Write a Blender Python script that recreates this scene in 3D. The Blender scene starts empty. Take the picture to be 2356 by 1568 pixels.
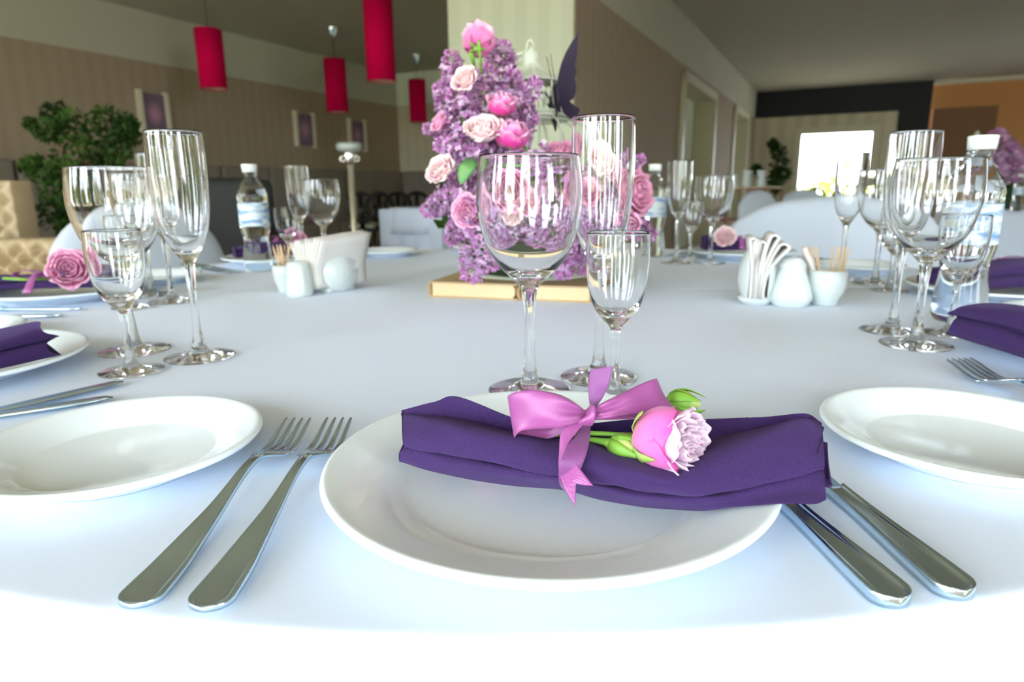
import bpy, math, random
import numpy as np
from mathutils import Vector, Matrix, Quaternion
random.seed(7); rng = np.random.default_rng(7)
PI = math.pi; sin, cos, radians = math.sin, math.cos, math.radians
SC = bpy.context.scene; COL = SC.collection

# ---------------------------------------------------------------- camera
W, H = 2356, 1568
FPX, PITCH, ROLL, CH, TZ = 1500.0, 0.2283, -0.0102, 0.178, 0.75   # CH: camera above the table top, TZ: table top above the floor
_F = np.array([0, cos(PITCH), -sin(PITCH)]); _R0 = np.array([1.0, 0, 0]); _U0 = np.cross(_R0, _F)
_R = _R0*cos(ROLL)+_U0*sin(ROLL); _U = -_R0*sin(ROLL)+_U0*cos(ROLL); _C = np.array([0, 0, CH+TZ])
cd = bpy.data.cameras.new('camera'); cam = bpy.data.objects.new('camera', cd); COL.objects.link(cam); SC.camera = cam
cd.sensor_width = 36; cd.lens = 36*FPX/W; cd.clip_start = .02; cd.clip_end = 200
cam.matrix_world = Matrix(((_R[0], _U[0], -_F[0], _C[0]), (_R[1], _U[1], -_F[1], _C[1]), (_R[2], _U[2], -_F[2], _C[2]), (0, 0, 0, 1)))
cd.dof.use_dof = True; cd.dof.focus_distance = .40; cd.dof.aperture_fstop = 9.0
# ---------------------------------------------------------------- world, exposure
SC.view_settings.view_transform = 'Standard'; SC.view_settings.look = 'None'; SC.view_settings.gamma = 1
SC.view_settings.use_curve_mapping = False; SC.view_settings.exposure = 1.36
SC.cycles.use_denoising = True
SC.cycles.max_bounces = 16; SC.cycles.transmission_bounces = 14; SC.cycles.transparent_max_bounces = 12
SC.cycles.glossy_bounces = 8; SC.cycles.diffuse_bounces = 5
SC.cycles.sample_clamp_indirect = 12; SC.cycles.blur_glossy = .5
wd = bpy.data.worlds.new('sky'); SC.world = wd; wd.use_nodes = True
bg = wd.node_tree.nodes['Background']; bg.inputs[0].default_value = (.82, .91, 1.0, 1); bg.inputs[1].default_value = 8.5

# room axes: u runs along the room away from the window wall, v to the right
RA = radians(26.5)
def uv(u, v, z=0): return np.array([u*sin(RA)+v*cos(RA), u*cos(RA)-v*sin(RA), z])
def ray(x, y): return _F*FPX+(x-W/2)*_R-(y-H/2)*_U
def az(x, y, z=0.0):                      # point above the photo pixel at height z over the table top
    d = ray(x, y); return _C+d*((z+TZ-_C[2])/d[2])
def aY(x, y, Y): d = ray(x, y); return _C+d*(Y/d[1])
def onu(x, y, u0): d = ray(x, y); return _C+d*(u0/(d[0]*sin(RA)+d[1]*cos(RA)))
def onv(x, y, v0): d = ray(x, y); return _C+d*(v0/(d[0]*cos(RA)-d[1]*sin(RA)))

# ---------------------------------------------------------------- materials
def srgb(r, g, b):
    f = lambda c: (c/255/12.92 if c/255 <= .04045 else ((c/255+.055)/1.055)**2.4)
    return (f(r), f(g), f(b), 1)
class NT:
    def __init__(s, m): s.t = m.node_tree; s.b = s.t.nodes['Principled BSDF']
    def n(s, kind, **kw):
        o = s.t.nodes.new(kind)
        for k, v in kw.items():
            if k.startswith('i_'):
                key = k[2:]; key = int(key) if key.isdigit() else key.replace('_', ' ')
                o.inputs[key].default_value = v
            else: setattr(o, k, v)
        return o
    def l(s, a, b): s.t.links.new(a, b)
def mat(name, col, rough=.5, metal=0, spec=.5, sheen=0, trans=0, ior=1.45, sub=0, coat=0):
    m = bpy.data.materials.new(name); m.use_nodes = True; b = m.node_tree.nodes['Principled BSDF']
    b.inputs['Base Color'].default_value = col; b.inputs['Roughness'].default_value = rough; b.inputs['Metallic'].default_value = metal
    b.inputs['Specular IOR Level'].default_value = spec; b.inputs['Sheen Weight'].default_value = sheen
    b.inputs['Transmission Weight'].default_value = trans; b.inputs['IOR'].default_value = ior; b.inputs['Coat Weight'].default_value = coat
    if sub: b.inputs['Subsurface Weight'].default_value = sub; b.inputs['Subsurface Scale'].default_value = .003
    return m
def bump(m, scale=200, strength=.2, dist=.001, kind='noise', coord='Object', detail=3):
    t = NT(m); tc = t.n('ShaderNodeTexCoord')
    if kind == 'noise': x = t.n('ShaderNodeTexNoise', i_Scale=scale, i_Detail=detail)
    else: x = t.n('ShaderNodeTexWave', i_Scale=scale, i_Distortion=0)
    t.l(tc.outputs[coord], x.inputs['Vector']); bp = t.n('ShaderNodeBump', i_Strength=strength, i_Distance=dist)
    t.l(x.outputs[0], bp.inputs['Height']); t.l(bp.outputs[0], t.b.inputs['Normal']); return m
def vary(m, c1, c2, scale=3, detail=2, lo=.35, hi=.65):
    t = NT(m); tc = t.n('ShaderNodeTexCoord'); x = t.n('ShaderNodeTexNoise', i_Scale=scale, i_Detail=detail)
    t.l(tc.outputs['Object'], x.inputs['Vector']); r = t.n('ShaderNodeValToRGB'); e = r.color_ramp.elements
    e[0].position = lo; e[0].color = c1; e[1].position = hi; e[1].color = c2
    t.l(x.outputs[0], r.inputs[0]); t.l(r.outputs[0], t.b.inputs['Base Color']); return m
def stripes(name, c1, c2, period, rough=.8):   # vertical wallpaper stripes across the wall's own length (object x)
    m = mat(name, c1, rough); t = NT(m); tc = t.n('ShaderNodeTexCoord')
    mp = t.n('ShaderNodeMapping'); mp.inputs['Scale'].default_value = (1, 0, 0)
    t.l(tc.outputs['UV'], mp.inputs[0]); wv = t.n('ShaderNodeTexWave', i_Scale=.314/period, i_Distortion=0)
    t.l(mp.outputs[0], wv.inputs['Vector']); r = t.n('ShaderNodeValToRGB'); e = r.color_ramp.elements
    e[0].position = .35; e[0].color = c1; e[1].position = .65; e[1].color = c2
    t.l(wv.outputs[0], r.inputs[0]); t.l(r.outputs[0], t.b.inputs['Base Color']); return m

M = {}
M['cloth'] = bump(mat('white_cotton', (.69, .78, .93, 1), .85, spec=.2, sheen=.15), 900, .12, .0004)
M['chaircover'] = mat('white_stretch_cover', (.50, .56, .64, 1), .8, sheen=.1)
M['china'] = mat('white_china', (.86, .95, 1.0, 1), .07, spec=.38)
M['china_warm'] = mat('cream_china', (.66, .72, .71, 1), .15, spec=.5)
M['steel'] = mat('stainless_steel', (.66, .82, .93, 1), .2, 1)
M['chrome'] = mat('chrome', (.95, .95, .92, 1), .22, 1)
M['glass'] = mat('clear_glass', (.992, 1, .997, 1), 0, trans=1, ior=1.43)
M['pet'] = mat('clear_plastic', (.96, .99, 1, 1), .03, trans=1, ior=1.33)
M['cap'] = mat('white_plastic', (.85, .88, .86, 1), .35)
M['paper'] = mat('white_paper', (.74, .72, .69, 1), .9, spec=.1)
M['wood'] = mat('pale_toothpick_wood', (.75, .55, .35, 1), .7)
M['wall'] = stripes('taupe_wallpaper', srgb(164, 149, 126), srgb(161, 145, 122), .16)
M['band'] = mat('pale_wall_band', srgb(186, 186, 168), .85)
M['pier'] = stripes('pale_green_wallpaper', srgb(226, 234, 208), srgb(220, 228, 202), .2)
M['backwall'] = stripes('sand_wallpaper', srgb(206, 198, 168), srgb(200, 192, 162), .2)
M['endwall'] = stripes('cream_stripe_wallpaper', srgb(205, 198, 168), srgb(192, 184, 154), .35)
M['ceil'] = mat('grey_ceiling_paint', srgb(182, 184, 170), .9)
M['black'] = mat('black_paint', (.006, .006, .007, 1), .6)
M['orange'] = mat('orange_brown_wall', srgb(196, 140, 84), .8)
M['dark'] = mat('dark_brown_panel', srgb(128, 94, 66), .8)
M['greytop'] = mat('grey_metal', srgb(150, 158, 150), .5, .3)
M['trim'] = mat('cream_trim', srgb(205, 200, 172), .5)
M['floor'] = bump(vary(mat('tan_tile_floor', srgb(170, 150, 125), .35), srgb(165, 146, 122), srgb(186, 166, 142), 4), 20, .1)
M['magenta'] = bump(mat('magenta_lamp_fabric', srgb(200, 0, 70), .85, spec=.1), 300, .2)
M['lampin'] = mat('pale_lamp_lining', (.8, .62, .5, 1), .8)
M['frame'] = mat('silver_gilt_frame', srgb(222, 216, 192), .35, .2)
M['sofa'] = mat('beige_leather', srgb(176, 156, 122), .45, spec=.5)
M['bench'] = mat('taupe_upholstery', srgb(136, 126, 114), .7)
M['dgrey'] = mat('charcoal_upholstery', srgb(48, 50, 48), .6)
M['chairblack'] = mat('black_lacquer', (.008, .008, .008, 1), .3)
M['leaf'] = vary(mat('ficus_leaf', srgb(48, 80, 32), .65, spec=.2), srgb(24, 46, 12), srgb(60, 88, 30), 6)
M['leaf2'] = vary(mat('lilac_leaf', srgb(90, 140, 90), .45), srgb(70, 120, 62), srgb(128, 178, 110), 30)
M['bark'] = mat('brown_bark', srgb(120, 80, 60), .8)
M['stem'] = mat('green_stem', srgb(120, 170, 60), .45, sub=.1)
M['copper'] = mat('rosy_metal', srgb(165, 110, 98), .4, .5)
M['whitewire'] = mat('cream_painted_wire', srgb(196, 202, 184), .5)
M['book'] = mat('tan_book_cover', srgb(196, 168, 128), .7)
M['pages'] = bump(mat('cream_book_pages', srgb(244, 216, 172), .85), 900, .5, .001, coord='Generated')
M['pages'].node_tree.nodes['Principled BSDF'].inputs['Roughness'].default_value = .9
M['card'] = mat('dark_violet_card', srgb(40, 31, 54), .7)
M['foam'] = mat('green_floral_foam', srgb(40, 62, 30), .9)
M['curtain'] = mat('white_curtain', (.8, .8, .8, 1), .9)
M['hedge'] = vary(mat('garden_foliage', srgb(120, 140, 40), .8), srgb(70, 95, 25), srgb(190, 195, 80), 2.5)
M['stone'] = mat('pale_paving', srgb(190, 170, 140), .9)
# purple twill napkin: two-colour diagonal weave
m = mat('purple_twill', srgb(60, 40, 100), .85, spec=.2, sheen=.12); t = NT(m)
m.node_tree.nodes['Principled BSDF'].inputs['Sheen Tint'].default_value = (.6, .45, 1, 1)
tc = t.n('ShaderNodeTexCoord'); mp = t.n('ShaderNodeMapping'); mp.inputs['Rotation'].default_value = (0, 0, radians(52))
t.l(tc.outputs['UV'], mp.inputs[0]); wv = t.n('ShaderNodeTexWave', i_Scale=430, i_Distortion=.6, i_Detail=1); t.l(mp.outputs[0], wv.inputs['Vector'])
nz = t.n('ShaderNodeTexNoise', i_Scale=700, i_Detail=2); t.l(tc.outputs['UV'], nz.inputs['Vector'])
r = t.n('ShaderNodeValToRGB'); e = r.color_ramp.elements; e[0].position = .25; e[0].color = srgb(34, 28, 72); e[1].position = .75; e[1].color = srgb(72, 46, 100)
ad = t.n('ShaderNodeMath', operation='MULTIPLY_ADD'); ad.inputs[1].default_value = .6; t.l(nz.outputs[0], ad.inputs[0])
m2 = t.n('ShaderNodeMath', operation='MULTIPLY'); m2.inputs[1].default_value = .55; t.l(wv.outputs[0], m2.inputs[0]); t.l(m2.outputs[0], ad.inputs[2])
t.l(ad.outputs[0], r.inputs[0]); t.l(r.outputs[0], t.b.inputs['Base Color'])
bp = t.n('ShaderNodeBump', i_Strength=.5, i_Distance=.0003); t.l(wv.outputs[0], bp.inputs['Height']); t.l(bp.outputs[0], t.b.inputs['Normal']); M['napkin'] = m
# satin ribbon
m = mat('mauve_satin', srgb(158, 80, 146), .34, spec=.7, sheen=.1); t = NT(m)
tc = t.n('ShaderNodeTexCoord'); wv = t.n('ShaderNodeTexWave', i_Scale=420, i_Distortion=.3); mp = t.n('ShaderNodeMapping'); mp.inputs['Rotation'].default_value = (0, 0, radians(35))
t.l(tc.outputs['UV'], mp.inputs[0]); t.l(mp.outputs[0], wv.inputs['Vector'])
bp = t.n('ShaderNodeBump', i_Strength=.25, i_Distance=.0002); t.l(wv.outputs[0], bp.inputs['Height']); t.l(bp.outputs[0], t.b.inputs['Normal'])
t.b.inputs['Anisotropic'].default_value = .5; M['ribbon'] = m
m = m.copy(); m.name = 'mauve_ribbed_ribbon_back'; b = m.node_tree.nodes['Principled BSDF']; b.inputs['Base Color'].default_value = srgb(130, 70, 132); b.inputs['Roughness'].default_value = .6; M['ribbonback'] = m
def petalmat(name, base, mid, tip, fine=60):
    m = mat(name, mid, .55, spec=.3, sheen=.2, sub=.12); t = NT(m); tc = t.n('ShaderNodeTexCoord'); sp = t.n('ShaderNodeSeparateXYZ')
    t.l(tc.outputs['UV'], sp.inputs[0]); nz = t.n('ShaderNodeTexNoise', i_Scale=5, i_Detail=3); t.l(tc.outputs['UV'], nz.inputs['Vector'])
    a = t.n('ShaderNodeMath', operation='MULTIPLY_ADD'); a.inputs[1].default_value = .45; a.inputs[2].default_value = -.22; t.l(nz.outputs[0], a.inputs[0])
    s = t.n('ShaderNodeMath', operation='ADD'); t.l(a.outputs[0], s.inputs[0]); t.l(sp.outputs['Y'], s.inputs[1])
    r = t.n('ShaderNodeValToRGB'); e = r.color_ramp.elements; e[0].position = .05; e[0].color = base; e[1].position = 1; e[1].color = tip
    q = e.new(.55); q.color = mid; t.l(s.outputs[0], r.inputs[0]); t.l(r.outputs[0], t.b.inputs['Base Color']); return m
PET = {'pink': petalmat('pink_petal', srgb(214, 96, 160), srgb(228, 138, 190), srgb(244, 190, 216)),
       'pale': petalmat('pale_pink_petal', srgb(228, 150, 178), srgb(240, 196, 206), srgb(248, 226, 222)),
       'deep': petalmat('magenta_petal', srgb(186, 10, 100), srgb(200, 50, 140), srgb(238, 178, 214)),
       'dusty': petalmat('dusty_pink_petal', srgb(186, 80, 130), srgb(214, 130, 170), srgb(230, 160, 190)),
       'heroout': petalmat('rose_pink_outer_petal', srgb(226, 130, 150), srgb(226, 116, 186), srgb(222, 90, 176)),
       'heroin': petalmat('pale_lilac_petal', srgb(186, 100, 160), srgb(206, 158, 196), srgb(222, 196, 216))}
# lilac: colour per floret from a colour attribute
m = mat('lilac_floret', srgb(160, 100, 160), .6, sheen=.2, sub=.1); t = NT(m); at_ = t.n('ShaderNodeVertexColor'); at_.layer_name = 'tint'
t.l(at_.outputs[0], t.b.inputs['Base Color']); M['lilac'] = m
# rose bud green with pink streaks
m = mat('rosebud_green', srgb(140, 180, 70), .5, sub=.1); t = NT(m); tc = t.n('ShaderNodeTexCoord'); nz = t.n('ShaderNodeTexNoise', i_Scale=120, i_Detail=2)
t.l(tc.outputs['Object'], nz.inputs['Vector']); r = t.n('ShaderNodeValToRGB'); e = r.color_ramp.elements
e[0].position = .40; e[0].color = srgb(118, 168, 58); e[1].position = .66; e[1].color = srgb(196, 206, 130); t.l(nz.outputs[0], r.inputs[0]); t.l(r.outputs[0], t.b.inputs['Base Color']); M['bud'] = m
# bottle label: pale with soft blue blocks (no lettering legible in the photo)
m = mat('pale_blue_label', srgb(205, 222, 232), .5); t = NT(m); tc = t.n('ShaderNodeTexCoord'); mp = t.n('ShaderNodeMapping'); mp.inputs['Scale'].default_value = (5, 14, 1)
t.l(tc.outputs['UV'], mp.inputs[0]); nz = t.n('ShaderNodeTexNoise', i_Scale=1.0, i_Detail=4); t.l(mp.outputs[0], nz.inputs['Vector'])
r = t.n('ShaderNodeValToRGB'); e = r.color_ramp.elements; e[0].position = .45; e[0].color = srgb(222, 232, 236); e[1].position = .60; e[1].color = srgb(120, 160, 206)
t.l(nz.outputs[0], r.inputs[0]); t.l(r.outputs[0], t.b.inputs['Base Color']); M['label'] = m
# framed picture: violet with a soft pink flower
m = mat('violet_flower_print', srgb(90, 72, 92), .5); t = NT(m); tc = t.n('ShaderNodeTexCoord'); mp = t.n('ShaderNodeMapping'); mp.inputs['Location'].default_value = (-.5, -.5, 0)
t.l(tc.outputs['UV'], mp.inputs[0]); g = t.n('ShaderNodeTexGradient', gradient_type='SPHERICAL'); mp2 = t.n('ShaderNodeMapping'); mp2.inputs['Scale'].default_value = (2.6, 3.0, 1)
t.l(mp.outputs[0], mp2.inputs[0]); nz = t.n('ShaderNodeTexNoise', i_Scale=6); t.l(tc.outputs['UV'], nz.inputs['Vector'])
vm = t.n('ShaderNodeMixRGB', blend_type='ADD'); vm.inputs[0].default_value = .5; t.l(mp2.outputs[0], vm.inputs[1]); t.l(nz.outputs[1], vm.inputs[2])
t.l(mp2.outputs[0], g.inputs[0]); r = t.n('ShaderNodeValToRGB'); e = r.color_ramp.elements; e[0].position = .0; e[0].color = srgb(116, 98, 118); e[1].position = .8; e[1].color = srgb(190, 140, 166)
t.l(g.outputs[0], r.inputs[0]); t.l(r.outputs[0], t.b.inputs['Base Color']); M['print'] = m

# ---------------------------------------------------------------- object helpers
def tag(o, label=None, cat=None, group=None, kind=None):
    if label: o['label'] = label
    if cat: o['category'] = cat
    if group: o['group'] = group
    if kind: o['kind'] = kind
    return o
def empty(name, loc=(0, 0, 0), label=None, cat=None, group=None, rot=None, scale=1):
    o = bpy.data.objects.new(name, None); o.empty_display_size = .02; COL.objects.link(o); o.location = Vector(loc)
    if rot is not None:
        o.rotation_mode = 'QUATERNION'; o.rotation_quaternion = rot
    o.scale = (scale,)*3; tag(o, label, cat, group); return o
def mesh(name, V, Fc, m=None, smooth=True, uvs=None, mats=None, midx=None, cols=None):
    me = bpy.data.meshes.new(name); me.from_pydata([tuple(map(float, v)) for v in V], [], [tuple(map(int, f)) for f in Fc])
    if mats:
        for q in mats: me.materials.append(q)
    elif m is not None: me.materials.append(m)
    if midx is not None: me.polygons.foreach_set('material_index', list(map(int, midx)))
    me.polygons.foreach_set('use_smooth', [smooth]*len(me.polygons))
    if uvs is not None:
        ul = me.uv_layers.new(name='UVMap'); li = np.empty(len(me.loops), dtype=np.int32); me.loops.foreach_get('vertex_index', li)
        ul.data.foreach_set('uv', np.asarray(uvs, dtype=np.float32)[li].ravel())
    if cols is not None:
        ca = me.color_attributes.new('tint', 'FLOAT_COLOR', 'POINT'); ca.data.foreach_set('color', np.asarray(cols, dtype=np.float32).ravel())
    me.update(); return me
def link(name, me, parent=None, world=True):
    o = bpy.data.objects.new(name, me); COL.objects.link(o)
    if parent is not None:
        o.parent = parent
        if world: o.matrix_parent_inverse = Matrix.Translation(-Vector(parent.location)) if parent.type == 'EMPTY' and parent.parent is None else Matrix.Identity(4)
    return o
def part(name, V, Fc, m, parent=None, **k):
    """vertices in world space; the parent root stands unrotated at its location"""
    V = np.asarray(V, float); off = np.zeros(3); p = parent
    while p is not None: off += np.array(p.location); p = p.parent
    o = bpy.data.objects.new(name, mesh(name, V-off, Fc, m, **k)); COL.objects.link(o); o.parent = parent; return o
def lpart(name, me, parent): o = bpy.data.objects.new(name, me); COL.objects.link(o); o.parent = parent; return o
def copy_tree(o, parent=None):
    c = o.copy(); COL.objects.link(c); c.parent = parent
    for ch in list(o.children): copy_tree(ch, c)
    return c

class MB:
    def __init__(s): s.v = []; s.f = []; s.u = []
    def add(s, V, Fc, U=None):
        n = len(s.v); s.v += [tuple(map(float, p)) for p in V]; s.f += [tuple(int(i)+n for i in q) for q in Fc]
        s.u += list(U) if U is not None else [(0, 0)]*len(V); return s
    def box(s, c, sz, rz=0):
        x, y, z = [q/2 for q in sz]; P = []
        for sx, sy, sz_ in ((-1, -1, -1), (1, -1, -1), (1, 1, -1), (-1, 1, -1), (-1, -1, 1), (1, -1, 1), (1, 1, 1), (-1, 1, 1)):
            a, b = sx*x, sy*y; P.append((c[0]+a*cos(rz)-b*sin(rz), c[1]+a*sin(rz)+b*cos(rz), c[2]+sz_*z))
        return s.add(P, [(0, 3, 2, 1), (4, 5, 6, 7), (0, 1, 5, 4), (1, 2, 6, 5), (2, 3, 7, 6), (3, 0, 4, 7)], [(p[0]-c[0], p[2]-c[2]) for p in P])
    def lathe(s, prof, c=(0, 0, 0), seg=48, closed=False, capb=False, capt=False, sx=1, sy=1, flip=False):
        n = len(prof); V = []; U = []
        for i, (r, z) in enumerate(prof):
            for k in range(seg):
                a = 2*PI*k/seg; V.append((c[0]+r*cos(a)*sx, c[1]+r*sin(a)*sy, c[2]+z)); U.append((k/seg, i/max(1, n-1)))
        Fq = []; m_ = n if closed else n-1
        for i in range(m_):
            for k in range(seg):
                a, b, d, e_ = i*seg+k, i*seg+(k+1) % seg, ((i+1) % n)*seg+(k+1) % seg, ((i+1) % n)*seg+k
                Fq.append((a, b, d, e_))
        if capb: Fq.append(tuple(reversed(range(seg))))
        if capt: Fq.append(tuple(range((n-1)*seg, n*seg)))
        if flip: Fq = [tuple(reversed(q)) for q in Fq]
        return s.add(V, Fq, U)
    def tube(s, pts, r, seg=8, caps=True):
        P = np.asarray(pts, float); n = len(P); rr = [r]*n if np.isscalar(r) else list(r); V = []; up = np.array([0, 0, 1.0]); prev = None
        for i in range(n):
            d = P[min(i+1, n-1)]-P[max(i-1, 0)]; d = d/(np.linalg.norm(d)+1e-12)
            if prev is None:
                a = np.cross(d, up if abs(d[2]) < .9 else np.array([1.0, 0, 0]))
            else: a = prev-d*np.dot(prev, d)
            a /= np.linalg.norm(a)+1e-12; prev = a; b = np.cross(d, a)
            for k in range(seg): t_ = 2*PI*k/seg; V.append(P[i]+rr[i]*(a*cos(t_)+b*sin(t_)))
        Fq = [(i*seg+k, i*seg+(k+1) % seg, (i+1)*seg+(k+1) % seg, (i+1)*seg+k) for i in range(n-1) for k in range(seg)]
        if caps: Fq += [tuple(reversed(range(seg))), tuple(range((n-1)*seg, n*seg))]
        return s.add(V, Fq)
    def part(s, name, m, parent=None, smooth=True, **k): return part(name, s.v, s.f, m, parent, smooth=smooth, uvs=s.u, **k)
    def mesh(s, name, m, smooth=True, **k): return mesh(name, s.v, s.f, m, smooth=smooth, uvs=s.u, **k)
def bevel(o, w=.004, seg=2):
    b = o.modifiers.new('bevel', 'BEVEL'); b.width = w; b.segments = seg; b.limit_method = 'ANGLE'; return o

def cr(P, n):                              # Catmull-Rom through the rows of P, n samples
    P = np.asarray(P, float); k = len(P); ts = np.linspace(0, k-1, n); out = []
    for t_ in ts:
        i = min(int(t_), k-2); f = t_-i; p1, p2 = P[i], P[i+1]; p0 = P[i-1] if i > 0 else 2*p1-p2; p3 = P[i+2] if i+2 < k else 2*p2-p1
        out.append(.5*((2*p1)+(-p0+p2)*f+(2*p0-5*p1+4*p2-p3)*f*f+(-p0+3*p1-3*p2+p3)*f**3))
    return np.array(out)
def netgrid(rows, nr, nc):                 # rows: control lines of equal length
    R_ = np.array([cr(r_, nc) for r_ in rows]); return np.stack([cr(R_[:, j], nr) for j in range(nc)], 1)
def gridfaces(nr, nc, closed_r=False):
    return [(i*nc+j, i*nc+j+1, ((i+1) % nr)*nc+j+1, ((i+1) % nr)*nc+j) for i in range(nr if closed_r else nr-1) for j in range(nc-1)]
def gridnormals(G):
    du = np.gradient(G, axis=0); dv = np.gradient(G, axis=1); N = np.cross(du, dv); return N/(np.linalg.norm(N, axis=2, keepdims=True)+1e-12)
def sheet(G, th):                          # a grid turned into a closed sheet of real thickness, with metric uvs
    nr, nc = G.shape[:2]; N = gridnormals(G); A = (G+N*th/2).reshape(-1, 3); B = (G-N*th/2).reshape(-1, 3); n = nr*nc
    F1 = gridfaces(nr, nc); F2 = [tuple(reversed([i+n for i in f])) for f in F1]; E_ = []
    ring = [j for j in range(nc)]+[i*nc+nc-1 for i in range(1, nr)]+[(nr-1)*nc+j for j in range(nc-2, -1, -1)]+[i*nc for i in range(nr-2, 0, -1)]
    for a, b in zip(ring, ring[1:]+ring[:1]): E_.append((b, a, a+n, b+n))
    u_ = np.concatenate([[0], np.cumsum(np.linalg.norm(np.diff(G[:, nc//2], axis=0), axis=1))]); w_ = np.concatenate([[0], np.cumsum(np.linalg.norm(np.diff(G[nr//2], axis=0), axis=1))])
    U = [(w_[j], u_[i]) for i in range(nr) for j in range(nc)]*2
    return np.vstack([A, B]), F1+F2+E_, U
def quat_to(d): return Vector((0, 0, 1)).rotation_difference(Vector(d).normalized())

# ================================================================ the room
CZ = 3.0; BZ = 2.44
def rbox(name, u0, u1, v0, v1, z0, z1, m, parent=None, kind='structure'):
    c = uv((u0+u1)/2, (v0+v1)/2, (z0+z1)/2); b = MB(); x, y, z = (v1-v0)/2, (u1-u0)/2, (z1-z0)/2
    b.box((0, 0, 0), (2*x, 2*y, 2*z)); b.u = [(p[0]+p[1], p[2]) for p in b.v]
    V = np.array([uv(p[1]+(u0+u1)/2, p[0]+(v0+v1)/2, p[2]+(z0+z1)/2) for p in b.v])
    o = part(name, V, b.f, m, parent, smooth=False, uvs=b.u)
    if kind and parent is None: o['kind'] = kind
    return o
rbox('floor', -3.6, 22, -7.7, 6.7, -.1, 0, M['floor'])
rbox('ceiling', -3.6, 16.6, -7.7, 6.7, CZ, CZ+.1, M['ceil'])
rbox('wall_left', -3.55, 10.6, -7.7, -7.52, 0, BZ, M['wall']); rbox('trim_1', -3.55, 10.6, -7.7, -7.52, BZ, CZ, M['band'])
rbox('wall_back', 10.43, 10.6, -7.52, -3.07, 0, BZ, M['backwall']); rbox('trim_2', 10.43, 10.6, -7.52, -3.07, BZ, CZ, M['pier'])
# pier and corridor wall with two door openings
rbox('wall_pier', 5.03, 5.05, -3.07, -1.96, 0, CZ, M['pier'])
D1, D2 = (8.75, 11.15), (13.1, 15.1)
for i, (a, b, z0) in enumerate(((5.05, D1[0], 0), (D1[0], D1[1], 2.36), (D1[1], D2[0], 0), (D2[0], D2[1], 2.40), (D2[1], 16.4, 0))):
    rbox('wall_right' if i == 0 else 'wall_corridor', a, b, -3.07 if i == 0 else -2.3, -1.95, z0, BZ, M['wall'])
rbox('trim_3', 5.05, 16.4, -2.3, -1.95, BZ, CZ, M['band'])
for k, (a, b, zt) in enumerate(((D1[0], D1[1], 2.36), (D2[0], D2[1], 2.40))):
    d = empty('door_%d' % (k+1), uv((a+b)/2, -2.0, 0)); d['kind'] = 'structure'
    rbox('door_jamb', a, a+.1, -2.3, -1.90, 0, zt, M['trim'], d); rbox('door_jamb', b-.1, b, -2.3, -1.90, 0, zt, M['trim'], d)
    rbox('door_head', a, b, -2.3, -1.90, zt-.12, zt, M['trim'], d); rbox('door_leaf', a+.1, b-.1, -2.34, -2.24, 0, zt-.12, M['pier'], d)
    rbox('door_casing', a+.55, a+.7, -2.24, -2.16, 0, zt-.12, M['trim'], d)
# far end: striped wall with the bright window, black surround, brown wall at the right
WU = 16.4; wv0, wv1, wz0, wz1 = -.94, .44, .70, 2.05
for a, b, z0, z1 in ((-2.3, wv0, 0, BZ), (wv1, .88, 0, BZ), (wv0, wv1, 0, wz0), (wv0, wv1, wz1, BZ)):
    rbox('wall_far', WU, WU+.15, a, b, z0, z1, M['endwall'])
rbox('wall_black_surround', WU-.02, WU+.15, -1.95, 1.44, BZ, CZ, M['black']); rbox('wall_black_jamb', WU-.02, WU+.15, .88, 1.44, 0, BZ, M['black'])
rbox('wall_brown', WU+.2, WU+.35, 1.44, 6.6, 0, CZ, M['orange']); rbox('trim_4', WU+.12, WU+.2, 1.44, 6.6, CZ-.08, CZ, M['trim'])
rbox('trim_5', WU+.12, WU+.2, 1.5, 2.6, 0, 2.45, M['dark'])
wn = empty('window_1', uv(WU, -.25, wz0)); wn['kind'] = 'structure'
for a, b, z0, z1 in ((wv0-.14, wv0, wz0-.7, wz1+.14), (wv1, wv1+.14, wz0-.7, wz1+.14), (wv0, wv1, wz1, wz1+.14), (wv0, wv1, wz0-.06, wz0)):
    rbox('window_frame', WU-.05, WU+.12, a, b, z0, z1, M['trim'], wn)
rbox('pane', WU+.08, WU+.09, wv0, wv1, wz0, wz1, M['glass'], wn)
SV = 6.5; sw = [(-2.6, -.8), (12.4, 13.1)]  # unseen side-wall windows, added to brighten the room and its far end
se = [-3.55]+[q for w_ in sw for q in w_]+[16.6]
for k in range(0, len(se), 2): rbox('wall_side', se[k], se[k+1], SV, SV+.15, 0, CZ, M['wall'])
for k, (a, b) in enumerate(sw):
    rbox('wall_side', a, b, SV, SV+.15, 2.75, CZ, M['wall']); rbox('wall_side', a, b, SV, SV+.15, 0, .35, M['wall'])
    d = empty('window_%d' % (k+7), uv((a+b)/2, SV, .35)); d['kind'] = 'structure'
    for p, q, z0, z1 in ((a, a+.06, .35, 2.75), (b-.06, b, .35, 2.75), (a, b, 2.69, 2.75), (a, b, .35, .41), ((a+b)/2-.025, (a+b)/2+.025, .41, 2.69)):
        rbox('window_frame', p, q, SV+.04, SV+.1, z0, z1, M['trim'], d)
    L = bpy.data.lights.new('portal', 'AREA'); L.shape = 'RECTANGLE'; L.size = b-a; L.size_y = 2.4; L.cycles.is_portal = True
    lo = bpy.data.objects.new('portal', L); COL.objects.link(lo); lo.location = uv((a+b)/2, SV+.16, 1.55)
    lo.rotation_mode = 'QUATERNION'; lo.rotation_quaternion = Matrix((tuple(uv(1, 0, 0)), (0, 0, 1), tuple(uv(0, 1, 0)))).transposed().to_quaternion()
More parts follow.
